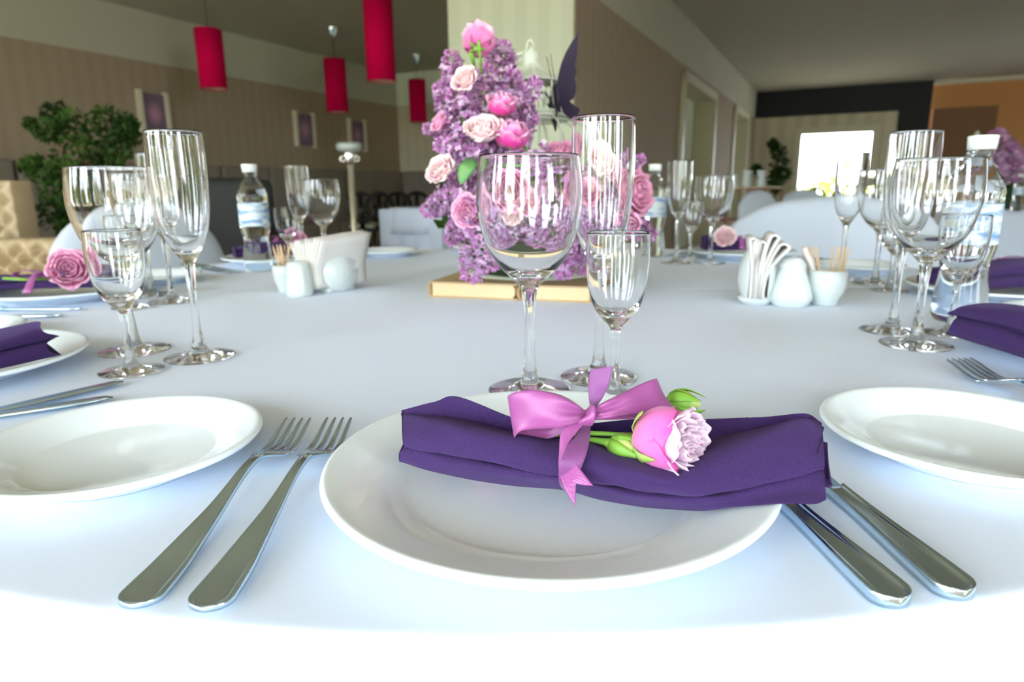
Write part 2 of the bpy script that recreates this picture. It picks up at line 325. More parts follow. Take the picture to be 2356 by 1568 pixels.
# window wall behind the camera
SU = -3.4; wins = [(-7.3, -5.2), (-4.9, -2.8), (-2.4, -.4), (0, 2.0), (2.5, 4.1)]
edges = [-7.6]+[q for w_ in wins for q in w_]+[6.6]
for k in range(0, len(edges), 2): rbox('wall_front', SU-.15, SU, edges[k], edges[k+1], 0, CZ, M['wall'])
for k, (a, b) in enumerate(wins):
    rbox('wall_front', SU-.15, SU, a, b, 2.75, CZ, M['wall']); rbox('wall_front', SU-.15, SU, a, b, 0, .35, M['wall'])
    d = empty('window_%d' % (k+2), uv(SU, (a+b)/2, .35)); d['kind'] = 'structure'
    for p, q, z0, z1 in ((a, a+.06, .35, 2.75), (b-.06, b, .35, 2.75), (a, b, 2.69, 2.75), (a, b, .35, .41), (a+.06, b-.06, 2.2, 2.25)):
        rbox('window_frame', SU-.1, SU-.04, p, q, z0, z1, M['trim'], d)
    L = bpy.data.lights.new('portal', 'AREA'); L.shape = 'RECTANGLE'; L.size = b-a; L.size_y = 2.4; L.cycles.is_portal = True
    lo = bpy.data.objects.new('portal', L); COL.objects.link(lo); lo.location = uv(SU-.16, (a+b)/2, 1.55)
    lo.rotation_mode = 'QUATERNION'; lo.rotation_quaternion = Matrix((tuple(uv(0, -1, 0)), (0, 0, 1), tuple(uv(-1, 0, 0)))).transposed().to_quaternion()
    cu = empty('window_curtain', uv(SU+.1, (a+b)/2, 0), None, None)   # drawn-back drapes at each side of the window
    tag(cu, 'white tied-back curtain at the %s tall window behind the viewer' % ['first', 'second', 'third', 'fourth', 'fifth'][k], 'curtain', 'curtains on the window wall')
    for s_, e_ in ((1, a), (-1, b)):
        G = []
        for i in range(15):
            z = 2.85-i*.2; wd_ = .55*max(0, z-1.15)/1.7+.16+.12*max(0, 1.15-z)
            G.append([uv(SU+.12+.03*sin(j*2.1), e_-s_*.12+s_*wd_*j/12, max(z, .03)) for j in range(13)])
        V, Fq, U = sheet(np.array(G), .004); part('drape', V, Fq, M['curtain'], cu, uvs=U)
# garden outside
b = MB(); b.box((0, 0, 0), (1, 1, 1)); gp = rbox('terrace', -30, -3.6, -20, 20, -.12, -.02, M['stone']); gp2 = rbox('terrace_far', 22.0, 45, -14, 14, -.12, -.02, M['stone'])
def foliage(name, c, sz, n, leaf, m, parent=None, seed=0, jitter=1, fn=None, kind='stuff'):
    g = np.random.default_rng(seed); V = []; Fq = []
    for k in range(n):
        if fn is not None: p = fn(g)
        else:
            d = g.normal(size=3); d /= np.linalg.norm(d); p = np.array(c)+d*np.array(sz)*g.uniform(.35, 1)**.6
        a = g.normal(size=3); a /= np.linalg.norm(a); bb = np.cross(a, g.normal(size=3)); bb /= np.linalg.norm(bb); nn = np.cross(a, bb); s_ = leaf*g.uniform(.7, 1.3); i = len(V)
        V += [p-a*s_*.5, p+bb*s_*.22+nn*s_*.06, p+a*s_*.5, p-bb*s_*.22+nn*s_*.06]; Fq += [(i, i+1, i+2), (i, i+2, i+3)]
    o = part(name, V, Fq, m, parent, smooth=False); o['kind'] = kind; return o
for k in range(9):
    u0 = -9-random.random()*4; v0 = -14+k*3.4; c = uv(u0, v0, 1.2+random.random()*.5)
    tr = empty('garden_shrub', (c[0], c[1], 0), 'yellow-green garden shrub on the terrace behind the viewer, %s from the left side' % ['first', 'second', 'third', 'fourth', 'fifth', 'sixth', 'seventh', 'eighth', 'ninth'][k], 'shrub', 'shrubs outside the window wall')
    foliage('leaves', c, (1.3, 1.3, 1.2+random.random()*.8), 700, .5, M['hedge'], tr, seed=k); MB().tube([(c[0], c[1], 0), (c[0], c[1], 1.2)], .06).part('trunk', M['bark'], tr)
for k in range(5):
    c = uv(24+k % 2, -1.6+k*.75, .45+.2*(k % 3)); tr = empty('window_shrub', (c[0], c[1], 0), 'bright green shrub outside the far sunlit window, %s from the left' % ['first', 'second', 'third', 'fourth', 'fifth'][k], 'shrub', 'shrubs outside the far window')
    foliage('leaves', c, (.55, .55, .5), 260, .22, M['hedge'], tr, seed=40+k); MB().tube([(c[0], c[1], -.02), (c[0], c[1], .5)], .03).part('trunk', M['bark'], tr)

# ---------------------------------------------------------------- pendant lamps
def pendant(px, py, Y, ln, dia, label, mount=True):
    c = aY(px, py, Y); o = empty('pendant_lamp', (c[0], c[1], c[2]-ln/2), label, 'lamp', 'magenta pendant lamps on the ceiling'); r = dia/2; q = (c[0], c[1], c[2])
    MB().lathe([(r, -ln/2), (r, ln/2), (r-.004, ln/2), (r-.004, -ln/2)], q, 40, closed=True).part('lamp_shade', M['magenta'], o)
    MB().lathe([(r-.006, -ln/2+.01), (r-.006, ln/2-.01), (.001, ln/2-.01)], q, 40).part('shade_lining', M['lampin'], o)
    MB().tube([(c[0], c[1], c[2]+ln/2-.02), (c[0], c[1], CZ-.05)], .004, 6).part('cord', M['black'], o)
    MB().lathe([(.012, -.14), (.03, -.10), (.06, -.03), (.065, 0)], (c[0], c[1], CZ), 20, capb=True).part('ceiling_cup', M['steel'], o)
pendant(485, 137, 7.3, .58, .27, 'magenta cylinder pendant lamp, leftmost, over the potted ficus and picture')
pendant(773, 198, 9.2, .66, .28, 'magenta cylinder pendant lamp above the chrome pole stand')
pendant(873, 95, 6.6, .71, .27, 'largest magenta pendant lamp, hanging highest beside the pale pier')
pendant(961, 233, 11.0, .64, .27, 'smallest and farthest magenta pendant lamp, left of the lilacs')

# ---------------------------------------------------------------- pictures
def picture(u0, u1, label, z0=1.62, z1=2.08):
    c = uv((u0+u1)/2, -7.5, z0); o = empty('framed_picture', c, label, 'picture', 'framed flower prints on the left wall'); t_ = .055
    def vb(a, b, p, q, z0_, z1_, n, m):
        V = []; 
        for z in (z0_, z1_):
            for uu, vv in ((a, p), (b, p), (b, q), (a, q)): V.append(uv(uu, vv, z))
        us = [((w_-a)/(b-a), (z-z0_)/(z1_-z0_)) for z in (z0_, z1_) for w_ in (a, b, b, a)]
        return part(n, V, [(0, 1, 2, 3), (4, 7, 6, 5), (0, 4, 5, 1), (1, 5, 6, 2), (2, 6, 7, 3), (3, 7, 4, 0)], m, o, smooth=False, uvs=us)
    vb(u0, u0+t_, -7.52, -7.47, z0-.03, z1+.03, 'frame_post', M['frame']); vb(u1-t_, u1, -7.52, -7.47, z0-.03, z1+.03, 'frame_post', M['frame'])
    vb(u0+t_, u1-t_, -7.52, -7.49, z0, z1, 'print', M['print'])
picture(5.28, 5.68, 'framed violet flower print, largest, partly behind the ficus'); picture(7.77, 8.2, 'framed violet flower print in the middle, under the second lamp')
picture(9.0, 9.44, 'framed violet flower print farthest right, behind the chrome pole')

# ---------------------------------------------------------------- long bench along the left and back walls
bn = empty('wall_bench', uv(7.5, -7.1, 0), 'long high-backed taupe upholstered bench along the left and back walls', 'bench')
for k in range(9):
    u0 = 3.0+k*.82; bevel(rbox('back_panel', u0+.01, u0+.80, -7.50, -7.38, .45, 1.27, M['bench'], bn), .03)
    if k < 9: bevel(rbox('seat_cushion', u0+.01, u0+.80, -7.38, -6.85, .05, .47, M['bench'], bn), .03)
for k in range(5):
    v0 = -7.38+k*.86; bevel(rbox('back_panel', 10.28, 10.41, v0+.01, v0+.84, .45, 1.27, M['bench'], bn), .03); bevel(rbox('seat_cushion', 9.75, 10.28, v0+.01, v0+.84, .05, .47, M['bench'], bn), .03)

# ---------------------------------------------------------------- tufted beige sofa, ficus, dark armchair, chrome stand
def tufted(name, x0, x1, Y, z0, z1, thick, nx, nz, parent, slope=0):
    NX, NZ = 200, 84; G = np.zeros((NZ, NX, 3))
    for i in range(NZ):
        for j in range(NX):
            s_, t_ = j/(NX-1), i/(NZ-1); a = s_*nx; bq = t_*nz
            d1 = abs(((a+bq) % 1)-.5)*2; d2 = abs(((a-bq) % 1)-.5)*2; h_ = .06*(1-max(d1, d2)**1.4)
            e_ = min(1, min(s_, 1-s_)*14, min(t_, 1-t_)*10)
            G[i, j] = (x0+(x1-x0)*s_, Y-h_*e_-.02*e_+slope*(1-t_), z0+(z1-z0)*t_)
    A = G.reshape(-1, 3); n = NZ*NX; B = A.copy(); B[:, 1] = Y+thick+slope*.5
    ring = [j for j in range(NX)]+[i*NX+NX-1 for i in range(1, NZ)]+[(NZ-1)*NX+j for j in range(NX-2, -1, -1)]+[i*NX for i in range(NZ-2, 0, -1)]
    Fq = gridfaces(NZ, NX)+[(q, p, p+n, q+n) for p, q in zip(ring, ring[1:]+ring[:1])]+[(0+n, NX-1+n, (NZ-1)*NX+NX-1+n, (NZ-1)*NX+n)][::1]
    return part(name, np.vstack([A, B]), Fq, M['sofa'], parent)
so = empty('tufted_sofa', (-2.6, 2.95, 0), 'beige button-tufted leather sofa at the far left edge behind the plate', 'sofa')
tufted('backrest', -3.5, -2.12, 2.85, .45, .985, .12, 17, 7, so, .0); tufted('arm', -3.2, -1.74, 2.66, .22, .75, .12, 17, 7, so)
bevel(MB().box((-2.45, 2.9, .22), (1.6, .5, .42)).part('seat', M['sofa'], so, smooth=False), .03)
bt = MB()
for i in range(6):
    for j in range(4): bt.lathe([(.001, .012), (.010, .008), (.013, 0)], (0, 0, 0), 8)
fp = aY(190, 420, 3.9)
fc = empty('potted_ficus', (fp[0], fp[1], 0), 'green potted ficus tree between the tufted sofa and the picture', 'plant')
def ficus_fn(cl):
    def f(g):
        c, r = cl[g.integers(len(cl))]; d = g.normal(size=3); d /= np.linalg.norm(d); return np.array(c)+d*r*g.uniform(.2, 1)**.5
    return f
Yf = 3.9; cl = [(aY(x, y, Yf+random.uniform(-.2, .2)), r) for x, y, r in ((130, 265, .09), (110, 300, .08), (170, 290, .11), (250, 280, .10), (290, 285, .07), (225, 330, .14), (180, 350, .12), (270, 340, .10), (300, 310, .06), (250, 380, .09), (70, 285, .035), (150, 400, .10), (100, 390, .09), (70, 385, .06), (130, 440, .10), (120, 490, .10), (160, 500, .10), (180, 450, .11), (150, 520, .08))]
foliage('leaves', None, None, 3000, .045, M['leaf'], fc, seed=5, fn=ficus_fn(cl))
MB().tube([aY(165, 560, Yf), aY(180, 460, Yf), aY(188, 400, Yf), aY(195, 330, Yf)], [.02, .018, .014, .008]).part('trunk', M['bark'], fc)
MB().tube([aY(188, 400, Yf), aY(230, 330, Yf)], [.01, .006]).part('branch', M['bark'], fc); MB().tube([aY(188, 400, Yf), aY(110, 300, Yf)], [.01, .006]).part('branch', M['bark'], fc)
q = aY(165, 560, Yf); MB().lathe([(.001, 0), (.15, 0), (.19, .36), (.17, .36), (.16, .30), (.001, .30)], (q[0], q[1], 0), 32).part('pot', M['dgrey'], fc)
MB().tube([(q[0], q[1], .28), q], .02).part('trunk', M['bark'], fc)
def armchair(x, y, rz, label):
    o = empty('armchair', (x, y, 0), label, 'armchair', 'charcoal armchairs by the left wall')
    def B(n, c, s_): 
        p = MB().box((x+c[0]*cos(rz)-c[1]*sin(rz), y+c[0]*sin(rz)+c[1]*cos(rz), c[2]), s_, rz).part(n, M['dgrey'], o, smooth=False); return bevel(p, .05, 3)
    B('seat', (0, 0, .3), (.7, .6, .26)); B('backrest', (0, .32, .62), (.72, .14, .80)); B('arm', (-.4, 0, .42), (.12, .66, .46)); B('arm', (.4, 0, .42), (.12, .66, .46))
    for a in (-.3, .3):
        for c in (-.25, .25): MB().tube([(x+a*cos(rz)-c*sin(rz), y+a*sin(rz)+c*cos(rz), 0), (x+a*cos(rz)-c*sin(rz), y+a*sin(rz)+c*cos(rz), .18)], .02).part('leg', M['black'], o)
p = aY(455, 500, 3.9); armchair(p[0], p[1]+.1, .4, 'charcoal armchair between the tall flute and the water bottle')
p = aY(508, 460, 5.0); armchair(p[0], p[1], .3, 'charcoal armchair farther back, just left of the water bottle')
Yp = 3.3; p = aY(812, 560, Yp); tp = aY(803, 338, Yp)
cs = empty('chrome_stand', (tp[0], tp[1], 0), 'chrome pole stand with a small grey oval top, left of the lilacs', 'stand')
MB().tube([(tp[0], tp[1], .012), (tp[0], tp[1], tp[2]-.03)], .0145, 16).part('pole', M['chrome'], cs)
MB().lathe([(.001, 0), (.15, 0), (.15, .01), (.02, .02)], (tp[0], tp[1], 0), 32).part('base', M['chrome'], cs)
MB().lathe([(.001, -.022), (.045, -.022), (.062, -.01), (.062, .012), (.05, .022), (.001, .024)], tuple(tp), 32, sy=.6).part('oval_top', M['greytop'], cs)
MB().lathe([(.016, -.08), (.022, -.07), (.030, -.04), (.024, -.022)], tuple(tp), 20).part('collar', M['chrome'], cs)
for s_ in (-1, 1):
    rg = [(tp[0]+s_*.034+.012*cos(a), tp[1], tp[2]-.055+.012*sin(a)) for a in np.linspace(0, 2*PI, 13)]; MB().tube(rg, .003, 6).part('ring', M['chrome'], cs)

# ---------------------------------------------------------------- white far table with cloth, black chairs behind
def square_table(c, w, rz, label):
    o = empty('far_table', (c[0], c[1], 0), label, 'table')
    G = []; n = 96
    for k in range(n+1):
        a = 2*PI*k/n; s_ = max(abs(cos(a)), abs(sin(a))); rr = w/2/s_; G.append((a, rr))
    rows = []
    for t_, (dz, ex) in enumerate(((0, .0), (0, 1), (-.02, 1.015), (-.3, 1.03), (-.7, 1.05))):
        rows.append([(c[0]+(r_*ex*(1+.02*sin(a*14)*(t_ > 2)))*cos(a+rz), c[1]+(r_*ex*(1+.02*sin(a*14)*(t_ > 2)))*sin(a+rz), .76+dz) for a, r_ in G])
    V, Fq, U = sheet(np.array(rows), .003); part('tablecloth', V, Fq, M['cloth'], o, uvs=U, smooth=False)
    rows = []
    for t_, (dz, ex) in enumerate(((0.006, .0), (0.006, 1), (-.015, 1.02), (-.13, 1.06), (-.22, 1.08))):
        rr = w*.56; rows.append([(c[0]+rr*ex*(1+.03*sin(a*9)*(t_ > 2))*cos(a+rz), c[1]+rr*ex*(1+.03*sin(a*9)*(t_ > 2))*sin(a+rz), .765+dz) for a, r_ in G])
    V, Fq, U = sheet(np.array(rows), .003); part('overlay_cloth', V, Fq, M['cloth'], o, uvs=U)
    MB().tube([(c[0], c[1], 0), (c[0], c[1], .75)], .04).part('pedestal', M['black'], o)
c = az(985, 480, 0.01); square_table((c[0], c[1]+.1), .66, -RA, 'small white-clothed table with round overlay beyond the chrome pole')
def black_chair(x, y, rz, label):
    o = empty('dining_chair', (x, y, 0), label, 'chair', 'black round-backed chairs at the back left')
    def P(a, b_, z): return (x+a*cos(rz)-b_*sin(rz), y+a*sin(rz)+b_*cos(rz), z)
    lp = [P(.165*cos(a), -.2, .73+.165*sin(a)) for a in np.linspace(0, 2*PI, 25)]; MB().tube(lp, .028, 8).part('back_hoop', M['chairblack'], o)
    MB().tube([P(0, -.2, .45), P(0, -.2, .90)], .03, 8).part('splat', M['chairblack'], o)
    bevel(MB().box(P(0, 0, .46), (.32, .40, .05), rz).part('seat_frame', M['chairblack'], o, smooth=False), .01); bevel(MB().box(P(0, 0, .50), (.31, .38, .05), rz).part('seat_cushion', M['band'], o, smooth=False), .02)
    for a in (-.14, .14):
        for b_ in (-.18, .18): MB().tube([P(a, b_, 0), P(a, b_, .45)], .02, 8).part('leg', M['chairblack'], o)
for i, (px, lb) in enumerate(((832, 'first of four from the left, right of the chrome pole'), (873, 'second of four from the left'), (915, 'third of four from the left'), (958, 'last of four, next to the lilacs'))):
    p = aY(px, 480, 8.3+.32*i); black_chair(p[0], p[1], .2, 'black round-backed chair, '+lb)

for i, (px, lb) in enumerate(((1872, 'left of three below the bright window'), (1925, 'middle of three below the bright window'), (1975, 'right of three below the bright window'))):
    p = aY(px, 445, 12.2+.2*i); black_chair(p[0], p[1], -.3+.3*i, 'distant black round-backed chair, '+lb)
# ---------------------------------------------------------------- covered white chairs
def covered_chair(c, face, w, top, label, drop=.16, grp='chairs in white stretch covers', name='covered_chair'):
    """face: direction the sitter looks; back slab with a rounded top, seat block and skirt to the floor"""
    o = empty(name, (c[0], c[1], 0), label, 'chair', grp); f = np.array(face, float); f /= np.linalg.norm(f); s_ = np.array([-f[1], f[0]])
    NA, NB = 40, 34; G = np.zeros((NB, NA, 3))
    for i in range(NB):
        t_ = 1-(1-i/(NB-1))**2
        for j in range(NA):
            a = 2*PI*j/(NA-1); z = .04+(top-.04)*t_; tt = max(0, (z-top+drop)/drop); hw = w/2*math.sqrt(max(0, 1-tt**2)) if tt > 0 else w/2
            hw = max(hw, .004); th = .045*math.sqrt(max(.003, 1-tt**6))+.0; fl = 1+.10*(1-t_)**2
            xa = math.copysign(abs(cos(a))**.6, cos(a))*hw*fl; ya = math.copysign(abs(sin(a))**.6, sin(a))*th*fl; lean = -.10*t_
            q = np.array(c[:2])+s_*xa+f*(ya+lean); G[i, j] = (q[0], q[1], z)
    part('backrest_cover', G.reshape(-1, 3), [tuple(reversed(q)) for q in gridfaces(NB, NA)], M['chaircover'], o)
    rows = []
    for z, e_ in ((.05, 1.12), (.25, 1.04), (.44, 1.0), (.47, .97), (.475, .0)):
        rows.append([np.append(np.array(c[:2])+f*.17+s_*math.copysign(abs(cos(a))**.5, cos(a))*w*.48*e_*(1+.02*sin(9*a)*(z < .3))+f*math.copysign(abs(sin(a))**.5, sin(a))*.15*e_, z) for a in np.linspace(0, 2*PI, 49)])
    V = np.array(rows); part('seat_cover', V.reshape(-1, 3), [tuple(reversed(q)) for q in gridfaces(5, 49)], M['chaircover'], o)
TC = np.array([.009, 1.16]); TR = .93
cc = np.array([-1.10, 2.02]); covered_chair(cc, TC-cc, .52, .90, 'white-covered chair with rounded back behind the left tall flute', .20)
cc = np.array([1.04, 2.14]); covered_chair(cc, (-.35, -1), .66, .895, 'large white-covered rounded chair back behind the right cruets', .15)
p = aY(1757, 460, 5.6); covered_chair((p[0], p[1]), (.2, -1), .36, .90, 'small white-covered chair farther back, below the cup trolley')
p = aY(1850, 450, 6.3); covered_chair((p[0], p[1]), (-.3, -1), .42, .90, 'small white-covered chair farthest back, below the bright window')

# ---------------------------------------------------------------- trolley with stacked cups, far ficus
Yt = 6.2; a = aY(1650, 432, Yt+.3); b_ = aY(1800, 432, Yt); zt = .925
tr = empty('wire_trolley', ((a[0]+b_[0])/2, (a[1]+b_[1])/2, 0), 'rosy metal wire trolley carrying stacked cups beside the doorway', 'trolley')
x0, x1, y0 = a[0], b_[0], Yt+.2
bevel(MB().box(((x0+x1)/2, y0, zt), (x1-x0, .42, .012)).part('top_shelf', M['trim'], tr, smooth=False), .003)
for z in (zt-.015, .62, .30):
    MB().tube([(x0, y0-.2, z), (x1, y0-.2, z), (x1, y0+.2, z), (x0, y0+.2, z), (x0, y0-.2, z)], .008, 6).part('rail', M['copper'], tr)
for sx in (x0, (x0+x1)/2, x1):
    for sy in (-.2, .2): MB().tube([(sx, y0+sy, 0), (sx, y0+sy, zt)], .008, 6).part('leg', M['copper'], tr)
bevel(MB().box(((x0+x1)/2, y0, .30), (x1-x0-.02, .38, .01)).part('lower_shelf', M['trim'], tr, smooth=False), .003)
CUP = None
for si, (px, n, lb) in enumerate(((1684, 3, 'left stack'), (1716, 4, 'middle stack'), (1750, 4, 'right stack'))):
    q = aY(px, 425, y0)
    for k in range(n):
        lab = 'pale china cup in the %s on the trolley, %s' % (lb, ['at the bottom', 'second from the bottom', 'third from the bottom', 'at the top'][k])
        if CUP is None:
            CUP = empty('cup', (q[0], q[1], zt+.006), None, 'cup', 'stacked cups on the trolley')
            lpart('bowl', MB().lathe([(.001, 0), (.028, 0), (.030, .004), (.046, .036), (.043, .036), (.027, .008), (.001, .006)], (0, 0, 0), 24).mesh('cup', M['china_warm']), CUP)
            lpart('handle', MB().tube([(.042+.016*cos(t_)*1.0, 0, .022+.013*sin(t_)) for t_ in np.linspace(-1.6, 1.6, 9)], .003, 6).mesh('handle', M['china_warm']), CUP); o = CUP
        else: o = copy_tree(CUP)
        o.location = (q[0], q[1], zt+.006+k*.0375); o['label'] = lab
fp = uv(15.4, -1.35); f2 = empty('potted_ficus', (fp[0], fp[1], 0), 'small potted ficus left of the bright far window', 'plant')
Yg = fp[1]; cl = [(aY(x, y, Yg), r) for x, y, r in ((1778, 330, .12), (1790, 350, .18), (1795, 380, .22), (1800, 400, .2), (1775, 410, .18), (1750, 400, .1), (1740, 390, .12), (1785, 430, .15))]
foliage('leaves', None, None, 900, .12, M['leaf'], f2, seed=9, fn=ficus_fn(cl)); q = aY(1785, 430, Yg)
MB().tube([(q[0], q[1], .3), tuple(aY(1788, 360, Yg))], .03).part('trunk', M['bark'], f2); MB().lathe([(.001, 0), (.18, 0), (.24, .4), (.2, .4), (.001, .34)], (q[0], q[1], 0), 24).part('pot', M['dgrey'], f2)

# ================================================================ foreground table
NA = 240; rows = []
def clothrow(r, z, amp, ph=0): return [(TC[0]+(r+amp*(sin(17*a+ph)+.5*sin(29*a+1)))*cos(a), TC[1]+(r+amp*(sin(17*a+ph)+.5*sin(29*a+1)))*sin(a), z) for a in np.linspace(0, 2*PI, NA+1)]
g = np.random.default_rng(3); wr = [(g.uniform(0, 2*PI), g.uniform(3, 9), g.uniform(0, 6)) for _ in range(7)]
for r_ in list(np.linspace(0.0, .90, 46))+[.910, .917, .922, .925]:
    row = []
    for x, y, z in clothrow(r_, TZ, 0):
        h_ = sum(sin((x*cos(a)+y*sin(a))*k*2+p_) for a, k, p_ in wr)*.00005; row.append((x, y, z-.0004+h_-.0002))
    rows.append(row)
for r_, z, amp in ((.9275, TZ-.0012, 0), (.9295, TZ-.0032, 0), (.9308, TZ-.0065, .0002), (.9315, TZ-.012, .0006), (.933, TZ-.03, .002), (.936, TZ-.08, .006), (.942, TZ-.18, .014), (.952, TZ-.34, .024), (.962, TZ-.52, .032), (.97, .02, .036)): rows.append(clothrow(r_, z, amp))
G = np.array(rows); V, Fq, U = sheet(G, .0006)
tcl = part('tablecloth', V, Fq, M['cloth'], None, uvs=U); tag(tcl, 'white round tablecloth covering the whole foreground table to the floor', 'tablecloth')

# ---------------------------------------------------------------- plates
def plate_prof(R, rw, h, foot):
    return [(.0005, .0045), (rw*.97, .0050), (rw, .0056), (rw+.003, .0078), (rw+.010, .0112), (rw+(R-rw)*.55, h*.82), (R-.006, h-.0012), (R-.003, h), (R-.0008, h-.0007), (R, h-.0022), (R-.001, h-.004), (R-.004, h-.0048),
            (rw+(R-rw)*.5, h*.5), (rw+.004, .004), (foot+.004, .0025), (foot+.003, 0), (foot, 0), (foot-.002, .0018), (.0005, .0018)]
dinner_me = MB().lathe(plate_prof(.1325, .086, .0215, .076), seg=128, flip=True).mesh('dinner_plate', M['china'])
side_me = MB().lathe(plate_prof(.091, .060, .0185, .056), seg=96, flip=True).mesh('side_plate', M['china'])
def plate(kind, x, y, label, grp):
    o = bpy.data.objects.new(kind, dinner_me if kind == 'dinner_plate' else side_me); COL.objects.link(o); o.location = (x, y, TZ+.0003); tag(o, label, 'plate', grp); return o
def seat(th, rad): t_ = radians(th); return TC[0]+rad*sin(t_), TC[1]-rad*cos(t_)
plate('dinner_plate', .0205, .368, 'large white dinner plate in the front centre under the purple napkin', 'dinner plates')
for th, lb in ((-48, 'white dinner plate cut by the left edge, holding a plain folded napkin'), (-88, 'white dinner plate at the far left with a rose-tied napkin'), (-130, 'white dinner plate partly hidden behind the left water bottle'),
               (50, 'white dinner plate at the right edge under a folded purple napkin'), (82, 'white dinner plate at the right, behind the large right water bottle'), (132, 'white dinner plate behind the napkin holder with rose-topped napkin'), (-176, 'white dinner plate on the far side, hidden behind the lilacs')):
    x, y = seat(th, .79); plate('dinner_plate', x, y, lb, 'dinner plates')
plate('side_plate', -.266, .415, 'empty white side plate at front left beside the two forks', 'side plates')
plate('side_plate', .309, .419, 'empty white side plate at front right beyond the two knives', 'side plates')
for th, rd, lb in ((-63, .81, 'white side plate cut by the left edge, above the folded napkin'), (-103, .76, 'white side plate behind the left group of glasses'), (-152, .76, 'white side plate just right of the left napkin holder'), (107, .76, 'white side plate behind the toothpick cup'), (65, .80, 'white side plate at the right edge behind the purple napkin')):
    x, y = seat(th, rd); plate('side_plate', x, y, lb, 'side plates')

# ---------------------------------------------------------------- cutlery (local x from handle end to tip)
def handle_mesh(L, wend, wneck, th, zfun, name, neck_round=True, sidew=1.0):
    ns = 60; prof = [(-1, 0), (-1, .72), (-.97, .90), (-.92, 1.0), (-.86, .82), (-.81, .84), (-.76, .96), (-.69, .76), (-.64, .70), (-.4, .70), (0, .68), (.4, .70), (.64, .70), (.69, .76), (.76, .96), (.81, .84), (.86, .82), (.92, 1.0), (.97, .90), (1, .72), (1, 0)]
    V = []; nc = len(prof)
    for i in range(ns):
        t_ = i/(ns-1); x = L*(t_**1.7 if t_ < 1 else 1); tt = x/L
        endr = math.sqrt(max(0, 1-(1-min(1, x/(wend*.9)))**2)) if x < wend*.9 else 1
        w_ = (wneck+(wend-wneck)*(cos(min(1, tt*1.08)*PI)*.5+.5)**1.25)*max(endr, .06)
        z0 = zfun(x)
        for y, h_ in prof:
            fl = 1-max(0, (tt-.55)/.45)*.7; hh = (1-(1-h_)*fl) if h_ > .8 else h_
            hh = hh if h_ > 0 else 0
            kt = max(0, 1-abs(x/(wend*.16)-.5)*2) if x < wend*.16 else 0; hh = hh+(1-hh)*kt if h_ > 0 else 0
            V.append((x, y*w_, z0+th*hh*(.82+.18*min(1, endr*1.6)**.5)))
    n = len(V); Fq = [tuple(reversed(q)) for q in gridfaces(ns, nc)]
    for i in range(ns-1): Fq.append((i*nc, i*nc+nc-1, (i+1)*nc+nc-1, (i+1)*nc))
    Fq.append(tuple(range(nc))); Fq.append(tuple(reversed(range((ns-1)*nc, ns*nc))))
    return mesh(name, V, Fq, M['steel'])
def fork_z(x):                             # spine of the fork: handle end down, neck arched, head bowl down, tips up
    return float(np.interp(x, [0, .03, .08, .115, .135, .148, .160, .175, .205], [0, .0005, .006, .0125, .0135, .009, .0045, .0045, .013]))
def fz(x): return float(np.mean([fork_z(x+d) for d in (-.008, -.004, 0, .004, .008)]))
fork_handle = handle_mesh(.140, .0105, .0028, .0028, fz, 'fork_handle')
def strip(xs, ys, ws, th, zf, name):       # closed flat bar following xs with centre ys and half-width ws
    V = []
    for x, y, w_ in zip(xs, ys, ws): z = zf(x); V += [(x, y-w_, z), (x, y-w_*.8, z+th), (x, y+w_*.8, z+th), (x, y+w_, z)]
    n = len(xs); Fq = [(i*4+k, i*4+(k+1) % 4, (i+1)*4+(k+1) % 4, (i+1)*4+k) for i in range(n-1) for k in range(4)]+[(3, 2, 1, 0), (n*4-4, n*4-3, n*4-2, n*4-1)]
    Fq = [tuple(reversed(q)) for q in Fq]; return mesh(name, V, Fq, M['steel'])
xs = np.linspace(.134, .163, 10); fork_head = strip(xs, xs*0, np.interp(xs, [.134, .139, .145, .150, .163], [.0028, .0036, .0095, .0118, .0122]), .0022, fz, 'fork_head')
tine_me = []
for k in range(4):
    y0 = (-1.5+k)*.0063; xs = np.linspace(.160, .207, 10); tine_me.append(strip(xs, y0*np.interp(xs, [.16, .207], [1, .93]), np.interp(xs, [.16, .165, .2, .207], [.0030, .0023, .0013, .0006]), .0018, fz, 'tine'))
def place(o, end, tip, z=0.0006):
    d = np.array(tip)-np.array(end); o.location = (end[0], end[1], TZ+z); o.rotation_euler = (0, 0, math.atan2(d[1], d[0]))
FORK = empty('fork'); lpart('handle', fork_handle, FORK); lpart('head', fork_head, FORK)
for q in tine_me: lpart('tine', q, FORK)
used = []
def fork(end, tip, label, z=.0006):
    o = FORK if not used else copy_tree(FORK); used.append(1); place(o, end, tip, z); tag(o, label, 'fork', 'steel forks'); return o
knife_handle = handle_mesh(.105, .0100, .0060, .0062, lambda x: 0.0, 'knife_handle')
bl = []; V = []; xs = np.linspace(.100, .228, 26)
for x in xs:
    t_ = (x-.100)/.128; w_ = .0065+.0035*sin(min(1, t_*1.2)*PI*.5); lo = -w_*(1 if t_ < .8 else 1-((t_-.8)/.2)**2*.9); hi = w_*.75*(1 if t_ < .93 else 1-((t_-.93)/.07)**2); zc = .0028
    V += [(x, lo, zc), (x, hi, zc+.0009), (x, hi, zc-.0009)]
n = len(xs); Fq = [(i*3+k, i*3+(k+1) % 3, (i+1)*3+(k+1) % 3, (i+1)*3+k) for i in range(n-1) for k in range(3)]+[(2, 1, 0), (n*3-3, n*3-2, n*3-1)]
blade_me = mesh('knife_blade', V, [tuple(reversed(q)) for q in Fq], M['steel'])
KN = empty('knife'); lpart('handle', knife_handle, KN); lpart('blade', blade_me, KN); kused = []
def knife(end, tip, label, z=.0006):
    o = KN if not kused else copy_tree(KN); kused.append(1); place(o, end, tip, z); tag(o, label, 'knife', 'steel knives'); return o
